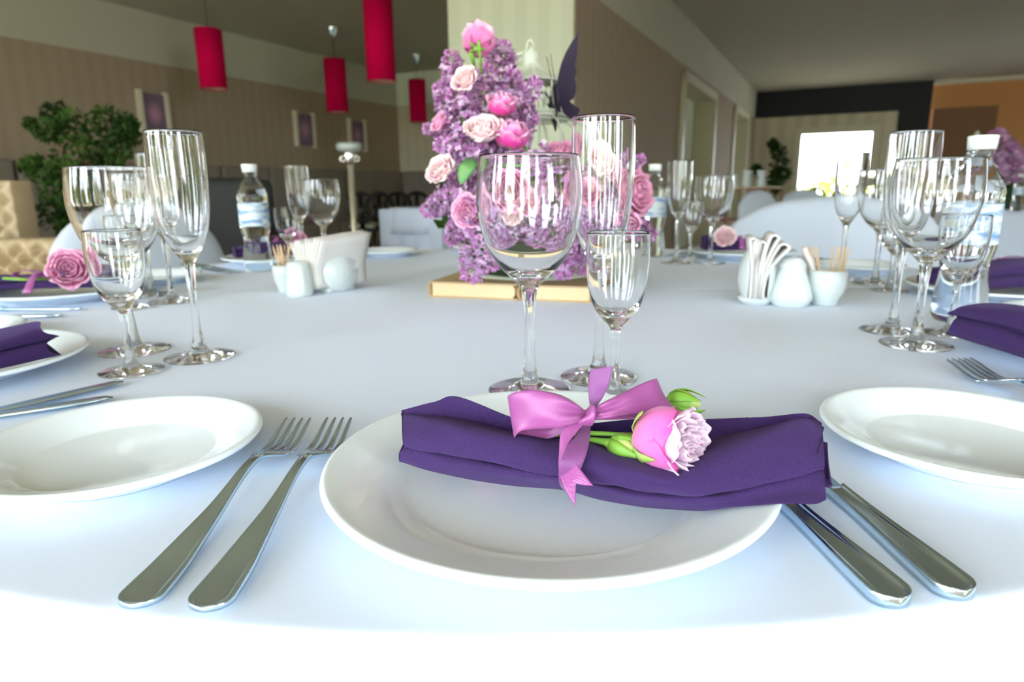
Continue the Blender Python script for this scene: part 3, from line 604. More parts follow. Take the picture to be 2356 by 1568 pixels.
fork((-.168, .252), (-.159, .455), 'steel fork at front left, outer one with handle end farthest left')
fork((-.134, .247), (-.127, .462), 'steel fork touching the main plate, right one of the front pair', z=.0022)
knife((.1655, .2465), (.1540, .345), 'steel knife at front right, nearer the plate'); knife((.1965, .2515), (.1895, .360), 'steel knife at front right, outer one')
def dirp(th, dx, dy):                      # local seat frame: dx to the sitter's right, dy towards the centre, from the plate centre
    c = np.array(seat(th, .79)); t_ = radians(th); return c+np.array([cos(t_), sin(t_)])*dx+np.array([-sin(t_), cos(t_)])*dy
tip = az(285, 885)[:2]; e0 = az(0, 951)[:2]; d = (e0-tip)/np.linalg.norm(e0-tip); knife(tip+d*.228, tip, 'steel knife at left edge, upper one with its blade tip showing')
tip = az(262, 922)[:2]; e0 = az(0, 962)[:2]; d = (e0-tip)/np.linalg.norm(e0-tip); knife(tip+d*.228, tip, 'steel knife at left edge, lower one tucked behind the side plate')
tip = az(190, 714)[:2]; knife(tip+np.array([-.228, .005]), tip, 'steel knife lying below the far left dinner plate')
tp_ = az(2198, 832, .012)[:2]; e0 = az(2370, 924, .002)[:2]; d = (e0-tp_)/np.linalg.norm(e0-tp_); fork(tp_+d*.207, tp_, 'steel fork at right edge with tips pointing up-left, lower one'); 
tp2 = az(2214, 829, .016)[:2]; fork(tp2+(d+np.array([.03, .01]))*.207, tp2, 'steel fork at right edge lying over another fork, upper one', z=.004)
for th, dx, lb in ((132, -.160, 'steel fork behind the right cruets, left one'), (132, -.185, 'steel fork behind the right cruets, right one'), (-176, -.16, 'steel fork on the far side left of the lilacs, nearer one'), (-176, -.19, 'steel fork on the far side left of the lilacs, outer one'), (82, -.165, 'steel fork beside the back right dinner plate'), (-88, -.165, 'steel fork behind the far left dinner plate')):
    fork(dirp(th, dx, -.10), dirp(th, dx, .10), lb)
for th, dx, lb in ((-130, .16, 'steel knife behind the white chair at left, nearer one'), (-130, .185, 'steel knife left of the left water bottle'), (-88, .185, 'steel knife under the far left dinner plate rim'), (132, .16, 'steel knife beside the far right dinner plate, near the centre')):
    knife(dirp(th, dx, -.12), dirp(th, dx, .10), lb)

# ---------------------------------------------------------------- stemware
def glass_meshes(outer, inner, zb, zf, name):
    """outer: (r,z) from foot rim up to the lip; inner: from the lip down to the axis. Cut at zb (bowl/stem) and zf (stem/foot)"""
    oc = np.array(outer); n = 70
    def dense(P, n):
        P = np.array(P); d = np.concatenate([[0], np.cumsum(np.linalg.norm(np.diff(P, axis=0), axis=1))]); t_ = np.linspace(0, d[-1], n); 
        C_ = cr(P, 1500); dd = np.concatenate([[0], np.cumsum(np.linalg.norm(np.diff(C_, axis=0), axis=1))]); tt = np.linspace(0, dd[-1], n)
        return np.stack([np.interp(tt, dd, C_[:, 0]), np.interp(tt, dd, C_[:, 1])], 1)
    O = dense(outer, 130); I = dense(inner, 80); O[:, 0] = np.maximum(O[:, 0], .0003); I[:, 0] = np.maximum(I[:, 0], .0003)
    ib = int(np.argmin(abs(O[:, 1]-zb)+(O[:, 0] > .02)*9)); jf = int(np.argmin(abs(O[:ib, 1]-zf)))
    seg = 56
    bowl = [tuple(p) for p in O[ib:]]+[tuple(p) for p in I[1:]]; stem = [tuple(p) for p in O[jf:ib+1]]; foot = [(.0003, 0.0)]+[tuple(p) for p in O[:jf+1]]
    return [(nm, MB().lathe(pr, seg=seg).mesh(name+'_'+nm, M['glass'])) for nm, pr in (('bowl', bowl), ('stem', stem), ('foot', foot))]
GOB = glass_meshes([(.036, 0), (.0375, .0008), (.0370, .0018), (.028, .0028), (.016, .0045), (.0095, .0080), (.0068, .0150), (.0050, .030), (.0043, .050), (.0046, .072), (.0060, .086), (.0082, .0945), (.0145, .1010), (.0257, .1120), (.0352, .1262), (.0410, .1420), (.0446, .1620), (.0448, .178), (.0434, .193), (.0418, .2046), (.0415, .2054)],
                   [(.0412, .2053), (.0410, .2046), (.0424, .193), (.0434, .178), (.0431, .162), (.0395, .1425), (.0335, .1270), (.0235, .1145), (.0125, .1075), (.0003, .1060)], .0900, .0130, 'goblet')
FLU = glass_meshes([(.035, 0), (.0365, .0008), (.036, .0018), (.026, .0030), (.013, .0060), (.0085, .0110), (.0056, .020), (.0042, .035), (.0038, .055), (.0042, .080), (.0056, .101), (.0082, .1085), (.0140, .1175), (.0205, .1300), (.0245, .1460), (.0268, .165), (.0282, .190), (.0284, .210), (.0277, .230), (.0274, .2385), (.0271, .2392)],
                   [(.0268, .2392), (.0267, .2385), (.0270, .230), (.0273, .210), (.0270, .190), (.0255, .165), (.0232, .1470), (.0190, .1320), (.0120, .1205), (.0050, .1160), (.0003, .1155)], .1040, .0140, 'flute')
SMA = glass_meshes([(.029, 0), (.0305, .0007), (.030, .0016), (.020, .0028), (.0105, .0055), (.0065, .0110), (.0045, .022), (.0036, .038), (.0040, .055), (.0052, .0637), (.0112, .0705), (.0185, .0800), (.0225, .0920), (.0250, .1070), (.0262, .122), (.0258, .135), (.0254, .1425), (.0251, .1430)],
                   [(.0246, .1430), (.0245, .1425), (.0249, .135), (.0251, .122), (.0238, .1075), (.0212, .0935), (.0165, .0830), (.0090, .0765), (.0003, .0755)], .0620, .0125, 'cordial')
protos = {}
def stemware(kind, x, y, label, tilt=0):
    me = {'wine_goblet': GOB, 'champagne_flute': FLU, 'cordial_glass': SMA}[kind]
    if kind not in protos:
        o = empty(kind, (x, y, TZ)); [lpart(nm, q, o) for nm, q in me]; protos[kind] = o
    else: o = copy_tree(protos[kind])
    o.location = (x, y, TZ+.0006); o.rotation_euler = (0, 0, random.random()*6); tag(o, label, 'glass', {'wine_goblet': 'wine goblets', 'champagne_flute': 'champagne flutes', 'cordial_glass': 'small cordial glasses'}[kind]); return o
def gl(kind, px, py, label): p = az(px, py); return stemware(kind, p[0], p[1], label)
stemware('wine_goblet', .0158, .566, 'large clear wine goblet in the centre in front of the lilacs')
stemware('champagne_flute', .083, .605, 'tall champagne flute in the centre, right of the large goblet')
stemware('cordial_glass', .0875, .537, 'small clear cordial glass standing behind the bow, centre')
gl('champagne_flute', 461, 822, 'tall champagne flute at left, nearest of the left flutes'); gl('wine_goblet', 311, 807, 'large wine goblet at left in front of the ficus'); gl('cordial_glass', 304, 855, 'small cordial glass at left, nearest the knife tips')
gl('champagne_flute', 397, 693, 'champagne flute at left seen behind the nearest left flute'); gl('wine_goblet', 350, 679, 'wine goblet at left seen through the large left goblet'); gl('cordial_glass', 306, 708, 'small cordial glass at left, half hidden behind the nearer one')
gl('champagne_flute', 699, 609, 'champagne flute standing behind the left napkin holder'); gl('wine_goblet', 750, 612, 'wine goblet behind the left napkin holder, near the chrome pole'); gl('cordial_glass', 668, 617, 'small cordial glass right of the left water bottle')
gl('champagne_flute', 1555, 605, 'champagne flute right of the lilacs, next to the middle water bottle'); gl('wine_goblet', 1633, 605, 'wine goblet right of the lilacs in front of the doorway'); gl('cordial_glass', 1586, 594, 'small cordial glass between the flute and goblet right of the lilacs')
gl('champagne_flute', 1934, 640, 'champagne flute in front of the bright far window'); gl('wine_goblet', 2012, 652, 'wine goblet at right, half hidden by the nearer right flute'); gl('cordial_glass', 2046, 669, 'small cordial glass at right behind the nearer right stems')
gl('champagne_flute', 2052, 762, 'tall champagne flute at right, nearest of the right flutes'); gl('wine_goblet', 2106, 794, 'large wine goblet at right, nearest of the right goblets'); gl('cordial_glass', 2186, 768, 'small cordial glass at right in front of the big water bottle')

# ---------------------------------------------------------------- water bottles
BO = [(.022, 0), (.029, .002), (.0325, .010), (.0330, .026), (.0315, .040), (.0300, .052), (.0280, .066), (.0272, .075), (.0290, .086), (.0315, .096), (.0330, .104), (.0330, .160), (.0325, .168), (.0335, .172), (.0325, .176), (.0290, .190), (.0210, .203), (.0145, .212), (.0125, .217), (.0125, .222), (.0155, .2225), (.0155, .2245), (.0125, .225), (.0125, .236), (.0115, .236)]
BI = [(.0112, .236), (.0112, .215), (.0190, .202), (.0270, .189), (.0276, .188), (.0003, .188)]
bot_me = MB().lathe([(.0003, .006), (.010, .005)]+BO+BI, seg=64).mesh('bottle_body', M['pet'])
cap_me = MB().lathe([(.0003, .2445), (.0165, .2445), (.0172, .2435), (.0160, .2270), (.0135, .2268)], seg=48, flip=True).mesh('bottle_cap', M['cap'])
lab_me = MB().lathe([(.0333, .106), (.0335, .107), (.0335, .157), (.0333, .158)], seg=64).mesh('bottle_label', M['label'])
BT = []
def bottle(x, y, s_, label, sink=0):
    if not BT: o = empty('water_bottle'); lpart('body', bot_me, o); lpart('cap', cap_me, o); lpart('label', lab_me, o); BT.append(o)
    else: o = copy_tree(BT[0])
    o.location = (x, y, TZ+.0008+sink); o.scale = (s_,)*3; o.rotation_euler = (0, 0, random.random()*6); tag(o, label, 'bottle', 'clear water bottles with white caps'); return o
p = az(597, 624); bottle(p[0], p[1], .97, 'water bottle with white cap left of the toothpick cup')
p = az(1500, 589); bottle(p[0], p[1], .97, 'water bottle with white cap partly behind the right lilacs')
p = az(2212, 742); bottle(p[0], p[1]+.01, .97, 'largest water bottle with ribbed white cap at the right edge')

# ---------------------------------------------------------------- cruet sets
def toothpicks(cx, cy, z0, o, n, spread, lean, seed, grp):
    g = np.random.default_rng(seed)
    for k in range(n):
        a = g.uniform(0, 2*PI); r_ = .011*g.uniform(.2, 1); dx, dy = lean[0]+g.normal()*spread, lean[1]+g.normal()*spread*.5
        p0 = np.array([cx+r_*cos(a)*.6, cy+r_*sin(a)*.6, z0]); p1 = p0+np.array([dx, dy, .074])
        MB().tube([p0, p0*.08+p1*.92, p1], [.0011, .0011, .0003], 6).part('toothpick', M['wood'], o)
def sleeve(cx, cy, z0, lean, o):
    p0 = np.array([cx, cy, z0+.03]); p1 = p0+np.array([lean[0]*.8, lean[1]*.8, .042]); MB().tube([p0, p1], [.0035, .0045], 10).part('wrapper', M['paper'], o)
c = az(661, 672)
o = empty('toothpick_cup', (c[0], c[1], TZ), 'white china cup of toothpicks in the left cruet set', 'toothpick holder', 'toothpick holders')
MB().lathe([(.001, .003), (.013, .0), (.0145, .001), (.0155, .008), (.0205, .024), (.0222, .036), (.0228, .0505), (.0212, .0505), (.0195, .034), (.013, .010), (.001, .008)], tuple(c), 40).part('cup', M['china_warm'], o)
toothpicks(c[0], c[1], TZ+.012, o, 16, .011, (-.006, 0), 1, None)
c = az(690, 679); o = empty('salt_shaker', (c[0], c[1], TZ), 'white china shaker between the left toothpick cup and napkin holder', 'shaker', 'china shakers')
MB().lathe([(.001, .0), (.0225, 0), (.024, .003), (.0235, .010), (.0195, .046), (.0180, .056), (.0150, .0595), (.001, .061)], tuple(c), 40).part('body', M['china_warm'], o)
# left napkin holder: two rounded china discs clasping a stack of folded napkins
c = az(765, 667); ax = np.array([cos(.95), sin(.95), 0]); pr = np.array([-ax[1], ax[0], 0])
o = empty('napkin_holder', (c[0], c[1], TZ), 'white china holder clasping folded napkins, left of the books', 'napkin holder', 'napkin holders')
def disc(cx, nrm, side, w_, h_, th, parent, bulge=.013):
    NI, NJ = 16, 33; G = np.zeros((NI, NJ, 3))
    for i in range(NI):
        for j in range(NJ):
            r_ = i/(NI-1); a = 2*PI*j/(NJ-1); q = cx+side*(w_*r_*cos(a))+np.array([0, 0, h_/2+h_/2*r_*sin(a)*(1 if sin(a) > 0 else 1)])+nrm*(bulge*(1-r_**2)); G[i, j] = q
    V, Fq, U = sheet(G, th); part('side_disc', V, Fq, M['china_warm'], parent, uvs=U)
disc(c-pr*.027, -pr, ax, .040, .068, .003, o); disc(c+pr*.027, pr, ax, .040, .068, .003, o)
bevel(MB().box(tuple(c+np.array([0, 0, .005])), (.06, .054, .010), .95).part('base', M['china_warm'], o, smooth=False), .003)
ns = empty('paper_napkins', (c[0], c[1], TZ), 'stack of folded white paper napkins in the left holder', 'napkins', 'stacks of paper napkins')
for k in range(11):
    off = (k-5)*.0046; G = np.zeros((8, 10, 3)); fan = (k-5)*.0046; hgt = .088-.001*k+.003*(k % 3)
    for i in range(8):
        for j in range(10):
            t_ = i/7; s_ = j/9; w_ = (s_-.5)*.112+.004; G[i, j] = c+ax*w_+pr*(off+fan*max(0, t_-.4)*1.6+.0015*sin(s_*5+k))+np.array([0, 0, .011+t_*hgt*(1+.10*(s_-.5))])
    V, Fq, U = sheet(G, .0040); part('napkin_sheet', V, Fq, M['paper'], ns, uvs=U)
# right set: napkin holder seen end-on, shaker, toothpick cup
c = az(1737, 697); ax = np.array([.25, 1, 0]); ax /= np.linalg.norm(ax); pr = np.array([ax[1], -ax[0], 0])
o = empty('napkin_holder', (c[0], c[1], TZ), 'white china holder seen end-on with looped napkins, right of centre', 'napkin holder', 'napkin holders')
disc(c-pr*.015, -pr, ax, .030, .084, .003, o, .012); disc(c+pr*.015, pr, ax, .030, .084, .003, o, .012)
MB().lathe([(.001, 0), (.022, 0), (.026, .006), (.028, .012), (.001, .012)], tuple(c), 32).part('base', M['china_warm'], o)
ns = empty('paper_napkins', (c[0], c[1], TZ), 'cream folded paper napkins looping out of the right holder', 'napkins', 'stacks of paper napkins')
for k, (dx, top, lean) in enumerate(((-.013, .103, -.002), (-.0085, .100, .000), (-.003, .098, .003), (.002, .108, .016), (.007, .095, .026))):
    P = []; hw = .0034 if k < 3 else (.0048 if k == 3 else .0068)
    for t_ in np.linspace(0, 1, 12): P.append((dx*.75-(.0014)-hw*max(0, t_-.55)/.45+lean*t_**2.5, .012+t_*(top-.012-hw)))
    for a in np.linspace(PI, 0, 9)[1:-1]: P.append((dx*.75+lean+hw*1.2*cos(a), top-hw+hw*sin(a)))
    for t_ in np.linspace(1, 0, 12): P.append((dx*.75+.0014+hw*max(0, t_-.55)/.45+lean*t_**2.5, .012+t_*(top-.012-hw)))
    G = np.array([[c+pr*a+ax*w_+np.array([0, 0, z]) for w_ in np.linspace(-.034, .034, 5)] for a, z in P]); V, Fq, U = sheet(G, .0034); part('napkin_sheet', V, Fq, M['paper'], ns, uvs=U)
c = az(1816, 702); o = empty('salt_shaker', (c[0], c[1], TZ), 'white china shaker beside the right toothpick cup', 'shaker', 'china shakers')
MB().lathe([(.001, 0), (.025, 0), (.0265, .003), (.0315, .010), (.0320, .014), (.0270, .032), (.0200, .052), (.0185, .057), (.0195, .061), (.0195, .064), (.0165, .067), (.0160, .069), (.0120, .073), (.001, .074)], tuple(c), 48).part('body', M['china_warm'], o)
c = az(1897, 700); o = empty('toothpick_cup', (c[0], c[1], TZ), 'white china cup of toothpicks in the right cruet set', 'toothpick holder', 'toothpick holders')
MB().lathe([(.001, .003), (.017, .0), (.0185, .001), (.0195, .010), (.0265, .022), (.0285, .036), (.0292, .0540), (.0275, .0540), (.0255, .034), (.017, .012), (.001, .010)], tuple(c), 48).part('cup', M['china_warm'], o)
toothpicks(c[0]-.010, c[1], TZ+.016, o, 11, .005, (-.024, .002), 3, None); toothpicks(c[0]+.012, c[1], TZ+.016, o, 10, .005, (.008, .002), 4, None); sleeve(c[0]-.020, c[1]-.004, TZ+.016, (-.026, 0), o)

# ---------------------------------------------------------------- books under the flowers
def pagebox(name, P, m, o): part(name, P, [(0, 3, 2, 1), (4, 5, 6, 7), (0, 1, 5, 4), (1, 2, 6, 5), (2, 3, 7, 6), (3, 0, 4, 7)], m, o, smooth=False)
def book(A, B, depth, h_, label, rounded=True, grp='old books under the flowers'):
    A = np.array([*A[:2], TZ]); B = np.array([*B[:2], TZ]); d = B-A; L = np.linalg.norm(d); ax = d/L; bk = np.array([-ax[1], ax[0], 0]); o = empty('old_book', A, label, 'book', grp)
    def slab(n, a0, a1, b0, b1, z0, z1, m):
        P = [A+ax*a+bk*b+np.array([0, 0, z]) for z in (z0, z1) for a, b in ((a0, b0), (a1, b0), (a1, b1), (a0, b1))]; pagebox(n, P, m, o)
    slab('cover', 0, L, 0, depth, .0006, .0030, M['book']); slab('cover', 0, L, 0, depth, h_-.0025, h_, M['book'])
    V = []; n = 12                          # page block with a rounded spine at B
    for z in np.linspace(.003, h_-.0025, 7):
        k = (z-h_/2)/(h_/2); cv = .007*(1-k*k) if rounded else 0
        for a, b in ((.003, .004), (L-.012+cv, .004), (L-.012+cv, depth-.004), (.003, depth-.004)): V.append(A+ax*a+bk*b+np.array([0, 0, z]))
    Fq = [(3, 2, 1, 0), (24, 25, 26, 27)]+[(i*4+j, i*4+(j+1) % 4, (i+1)*4+(j+1) % 4, (i+1)*4+j) for i in range(6) for j in range(4)]; part('pages', V, Fq, M['pages'], o, smooth=False)
    V = []
    for z in np.linspace(.0006, h_, 9):     # spine strip
        k = (z-h_/2)/(h_/2); cv = .008*(1-k*k)
        for b in (0, depth): V.append(A-ax*cv*0.6+bk*b+np.array([0, 0, z]))
        for b in (0, depth): V.append(A-ax*(cv*.6-.002)+bk*b+np.array([0, 0, z]))
    Fq = []
    for i in range(8): Fq += [(i*4, (i+1)*4, (i+1)*4+1, i*4+1), (i*4+2, i*4+3, (i+1)*4+3, (i+1)*4+2), (i*4, i*4+2, (i+1)*4+2, (i+1)*4), (i*4+1, (i+1)*4+1, (i+1)*4+3, i*4+3)]
    part('spine', V, Fq, M['book'], o)
A = az(990, 684); B = az(1190, 692); book(A, B, .21, .0275, 'old cream-paged book lying under the left lilacs')
A2 = az(1196, 692); B2 = az(1372, 698); book(A2, B2, .20, .0265, 'second old book lying under the right lilacs', rounded=False)

# ---------------------------------------------------------------- roses
def petal_mesh(rows, w, name, m, ruff=.04, seed=0, nr=8, nc=9, th=.018):
    g = np.random.default_rng(seed); R_ = cr(np.array(rows), nr); G = np.zeros((nr, nc, 3)); ph = g.uniform(0, 6, 3)
    for i in range(nr):
        t_ = i/(nr-1); wf = (.35+.65*sin(min(1, t_*1.15)*PI/2))*(1-.45*max(0, t_-.75)/.25)
        for j in range(nc):
            s_ = (j/(nc-1)-.5)*2; a = s_*w*wf; r_, z = R_[i]; r_ += ruff*t_*(sin(s_*4+ph[0])*.5+.6*s_*s_*t_+sin(s_*9+ph[1])*.25); z2 = z-.16*t_*s_*s_+ruff*.6*t_*sin(s_*6+ph[2])
            G[i, j] = (r_*cos(a), r_*sin(a), z2)
    V, Fq, _ = sheet(G, th); U = [(j/(nc-1), i/(nr-1)) for i in range(nr) for j in range(nc)]*2
    return mesh(name, V, Fq, m, uvs=U)
def rose_layers(style):
    if style == 'open': L = [(5, .95, [(.10, 0), (.55, .10), (.86, .35), (.98, .58), (1.08, .66)], .10), (5, .9, [(.08, .02), (.5, .16), (.74, .42), (.80, .66), (.86, .78)], .07), (6, .8, [(.06, .05), (.38, .24), (.56, .50), (.60, .72), (.60, .84)], .06), (6, .8, [(.05, .1), (.26, .3), (.40, .55), (.41, .74), (.38, .84)], .05), (5, .9, [(.03, .1), (.14, .34), (.24, .58), (.24, .74), (.21, .82)], .04), (4, 1.1, [(.02, .1), (.06, .4), (.11, .6), (.11, .72), (.08, .80)], .02)]
    elif style == 'bud': L = [(4, 1.0, [(.10, 0), (.60, .12), (.80, .45), (.76, .80), (.88, 1.0)], .11), (4, 1.05, [(.08, .05), (.5, .2), (.66, .55), (.52, 1.0), (.44, 1.22)], .05), (4, 1.0, [(.06, .1), (.36, .3), (.48, .6), (.36, 1.0), (.28, 1.22)], .05), (3, 1.2, [(.05, .1), (.2, .4), (.28, .7), (.2, 1.0), (.12, 1.2)], .03)]
    else: L = []
    return L
LM = {}
def rose(pos, axis, size, style, color, label, grp='garden roses among the lilacs', sub=True, name='rose'):
    o = empty(name, pos, label, 'rose', grp, quat_to(axis), size); key = (style, color)
    if key not in LM: LM[key] = [petal_mesh(rows, w_, 'petal', PET[color], rf, seed=i*7+len(LM)) for i, (n, w_, rows, rf) in enumerate(rose_layers(style))]
    tw = random.random()*6
    for i, (n, w_, rows, rf) in enumerate(rose_layers(style)):
        for k in range(n):
            q = lpart('petal', LM[key][i], o); q.rotation_euler = (random.uniform(-.05, .05), random.uniform(-.07, .07), tw+i*.7+2*PI*k/n+random.uniform(-.12, .12))
    if 'cal' not in LM:
        LM['cal'] = MB().lathe([(.001, -.16), (.10, -.14), (.17, -.05), (.14, .05), (.001, .06)], seg=16).mesh('calyx', M['stem'])
        g = []
        for k in range(5):
            a = 2*PI*k/5; ca, sa = cos(a), sin(a); R_ = [[(.1, -.02), (.28, .0), (.42, .03), (.56, .12)][i] for i in range(4)]
            G = np.array([[(r_*ca-sa*w2*[.05, .08, .05, .004][i], r_*sa+ca*w2*[.05, .08, .05, .004][i], z) for w2 in (-1, 0, 1)] for i, (r_, z) in enumerate(R_)]); g.append(sheet(G, .02))
        b_ = MB(); [b_.add(V, Fq) for V, Fq, U in g]; LM['sep'] = b_.mesh('sepals', M['stem'])
    lpart('calyx', LM['cal'], o); lpart('sepals', LM['sep'], o); return o

# ---------------------------------------------------------------- lilac panicles
def lilac_mesh(seed, n=470):
    g = np.random.default_rng(seed); V = []; Fq = []; Cc = []; cols = [srgb(206, 150, 200), srgb(190, 132, 186), srgb(172, 112, 172), srgb(230, 194, 226), srgb(188, 120, 172), srgb(208, 172, 214), srgb(160, 96, 154), srgb(222, 184, 218), srgb(238, 212, 232)]
    for k in range(n):
        t_ = g.uniform(0, 1)**.85; a = g.uniform(0, 2*PI); rad = .25*(1-t_)**.55*(.75+.35*abs(sin(a*2+t_*9)))*g.uniform(.72, 1.08)+.02; p = np.array([rad*cos(a), rad*sin(a), t_])
        d = np.array([cos(a)*(1-t_*.5), sin(a)*(1-t_*.5), .25+t_*.7])+g.normal(size=3)*.3; d /= np.linalg.norm(d); x = np.cross(d, g.normal(size=3)); x /= np.linalg.norm(x); y = np.cross(d, x)
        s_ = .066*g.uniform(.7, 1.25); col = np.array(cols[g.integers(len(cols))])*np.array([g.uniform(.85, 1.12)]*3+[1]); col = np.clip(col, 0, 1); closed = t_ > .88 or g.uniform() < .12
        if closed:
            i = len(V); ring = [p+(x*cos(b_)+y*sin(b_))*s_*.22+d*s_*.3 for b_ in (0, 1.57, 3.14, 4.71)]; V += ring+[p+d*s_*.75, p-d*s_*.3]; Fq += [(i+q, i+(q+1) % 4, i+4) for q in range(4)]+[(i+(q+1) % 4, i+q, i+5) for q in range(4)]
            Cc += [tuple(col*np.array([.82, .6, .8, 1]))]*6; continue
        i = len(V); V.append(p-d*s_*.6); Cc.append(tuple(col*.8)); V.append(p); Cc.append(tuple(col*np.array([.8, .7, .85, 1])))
        for q in range(4):
            b_ = q*PI/2; u_ = x*cos(b_)+y*sin(b_); w_ = -x*sin(b_)+y*cos(b_); j = len(V)
            V += [p+u_*s_*.30+w_*s_*.24+d*s_*.08, p+u_*s_*.66+d*s_*.16, p+u_*s_*.30-w_*s_*.24+d*s_*.08]; Cc += [tuple(col)]*3; Fq += [(i+1, j+2, j+1), (i+1, j+1, j), (i, j, j+2)]
    return mesh('florets', V, Fq, M['lilac'], smooth=False, cols=Cc)
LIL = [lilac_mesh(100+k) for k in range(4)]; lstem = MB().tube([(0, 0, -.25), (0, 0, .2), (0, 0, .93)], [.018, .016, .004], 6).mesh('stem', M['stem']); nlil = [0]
def lilac(px, py, tx, ty, Y, label, dY=0, fat=1.0, grp='lilac panicles of the centrepiece'):
    A = aY(px, py, Y); B = aY(tx, ty, Y+dY); L = float(np.linalg.norm(B-A)); o = empty('lilac_panicle', A, label, 'flower', grp, quat_to(B-A), 1); o.scale = (L*fat, L*fat, L)
    q = lpart('florets', LIL[nlil[0] % 4], o); q['kind'] = 'stuff'; q.rotation_euler = (0, 0, nlil[0]*1.3); lpart('stem', lstem, o); nlil[0] += 1; return o
Lx = [  # base px, tip px, Y, dY, fatness, label
 (1060, 270, 1036, 118, 1.10, 0, 1.3, 'lilac panicle, upper left tip beside the pale pier'),
 (1130, 260, 1160, 95, 1.12, 0, 1.5, 'lilac panicle at the top, right of the green rose stem'),
 (1110, 300, 1120, 150, 1.05, 0, 1.5, 'lilac panicle just below the topmost rose'),
 (1170, 330, 1180, 160, 1.08, 0, 1.3, 'lilac panicle in the upper middle, above the magenta bud'),
 (1150, 300, 1240, 182, 1.06, 0, 1.2, 'lilac panicle reaching right in front of the birdcage roof'),
 (1070, 330, 1008, 190, 1.06, 0, 1.3, 'lilac panicle at the upper left side'),
 (1090, 370, 1045, 200, 1.03, -.02, 1.4, 'lilac panicle left of centre, above the big pale rose'),
 (1110, 300, 975, 295, 1.08, 0, 1.1, 'lilac panicle pointing left at picture height'),
 (1130, 360, 1000, 330, 1.03, -.02, 1.3, 'lilac panicle between the pale rose and cream rose'),
 (1180, 380, 1100, 290, 1.05, 0, 1.3, 'lilac panicle behind the big pale pink rose'),
 (1130, 400, 1230, 260, 1.08, 0, 1.1, 'lilac panicle rising beside the magenta bud'),
 (1090, 430, 972, 490, 1.02, 0, 1.3, 'lilac panicle pointing down-left below the cream rose'),
 (1150, 380, 1035, 420, 1.02, 0, 1.4, 'lilac panicle behind the green leaf'),
 (1110, 450, 1030, 560, 1.02, -.01, 1.3, 'lilac panicle drooping at the lower left'),
 (1140, 480, 1078, 645, 1.0, -.02, 1.5, 'lilac panicle drooping lowest over the left book'),
 (1170, 500, 1130, 620, 1.0, -.03, 1.3, 'lilac panicle behind the goblet, left of its stem'),
 (1120, 420, 1180, 520, 1.0, -.02, 1.7, 'lilac panicle seen through the goblet, below the pink rose'),
 (1210, 350, 1240, 500, 1.02, -.03, 1.6, 'lilac panicle seen through the goblet, right half'),
 (1180, 370, 1130, 470, 1.03, -.03, 1.5, 'lilac panicle seen through the goblet, left half'),
 (1200, 450, 1250, 600, 1.02, -.02, 1.5, 'lilac panicle seen through the lower goblet'),
 (1290, 400, 1330, 540, 1.02, -.02, 1.6, 'lilac panicle between goblet and flute'),
 (1270, 480, 1300, 640, 1.02, -.01, 1.4, 'lilac panicle drooping over the right book'),
 (1290, 500, 1345, 628, 1.04, 0, 1.2, 'lilac panicle drooping behind the small cordial glass'),
 (1290, 470, 1290, 372, 1.08, 0, 1.3, 'lilac panicle standing in front of the cage bars'),
 (1330, 440, 1390, 350, 1.04, 0, 1.4, 'lilac panicle seen through the central flute, upper'),
 (1330, 440, 1440, 470, 1.02, 0, 1.6, 'lilac panicle seen through the central flute, lower'),
 (1380, 430, 1482, 362, 1.06, 0, 1.2, 'lilac panicle reaching up-right beside the flute rim'),
 (1370, 470, 1505, 545, 1.05, 0, 1.2, 'lilac panicle reaching right before the middle water bottle'),
 (1300, 480, 1420, 560, 1.03, 0, 1.3, 'lilac panicle low behind the flute and cordial glass'),
 (1200, 400, 1260, 380, 1.06, 0, 2.2, 'lilac panicle behind the goblet rim'),
]
for px, py, tx, ty, Y, dY, fat, lb in Lx: lilac(px, py, tx, ty, Y, lb, dY, fat)
TOPR = None
def attach(o, p): o.parent = p; o.matrix_parent_inverse = Matrix.LocRotScale(p.location, p.rotation_quaternion, p.scale).inverted()
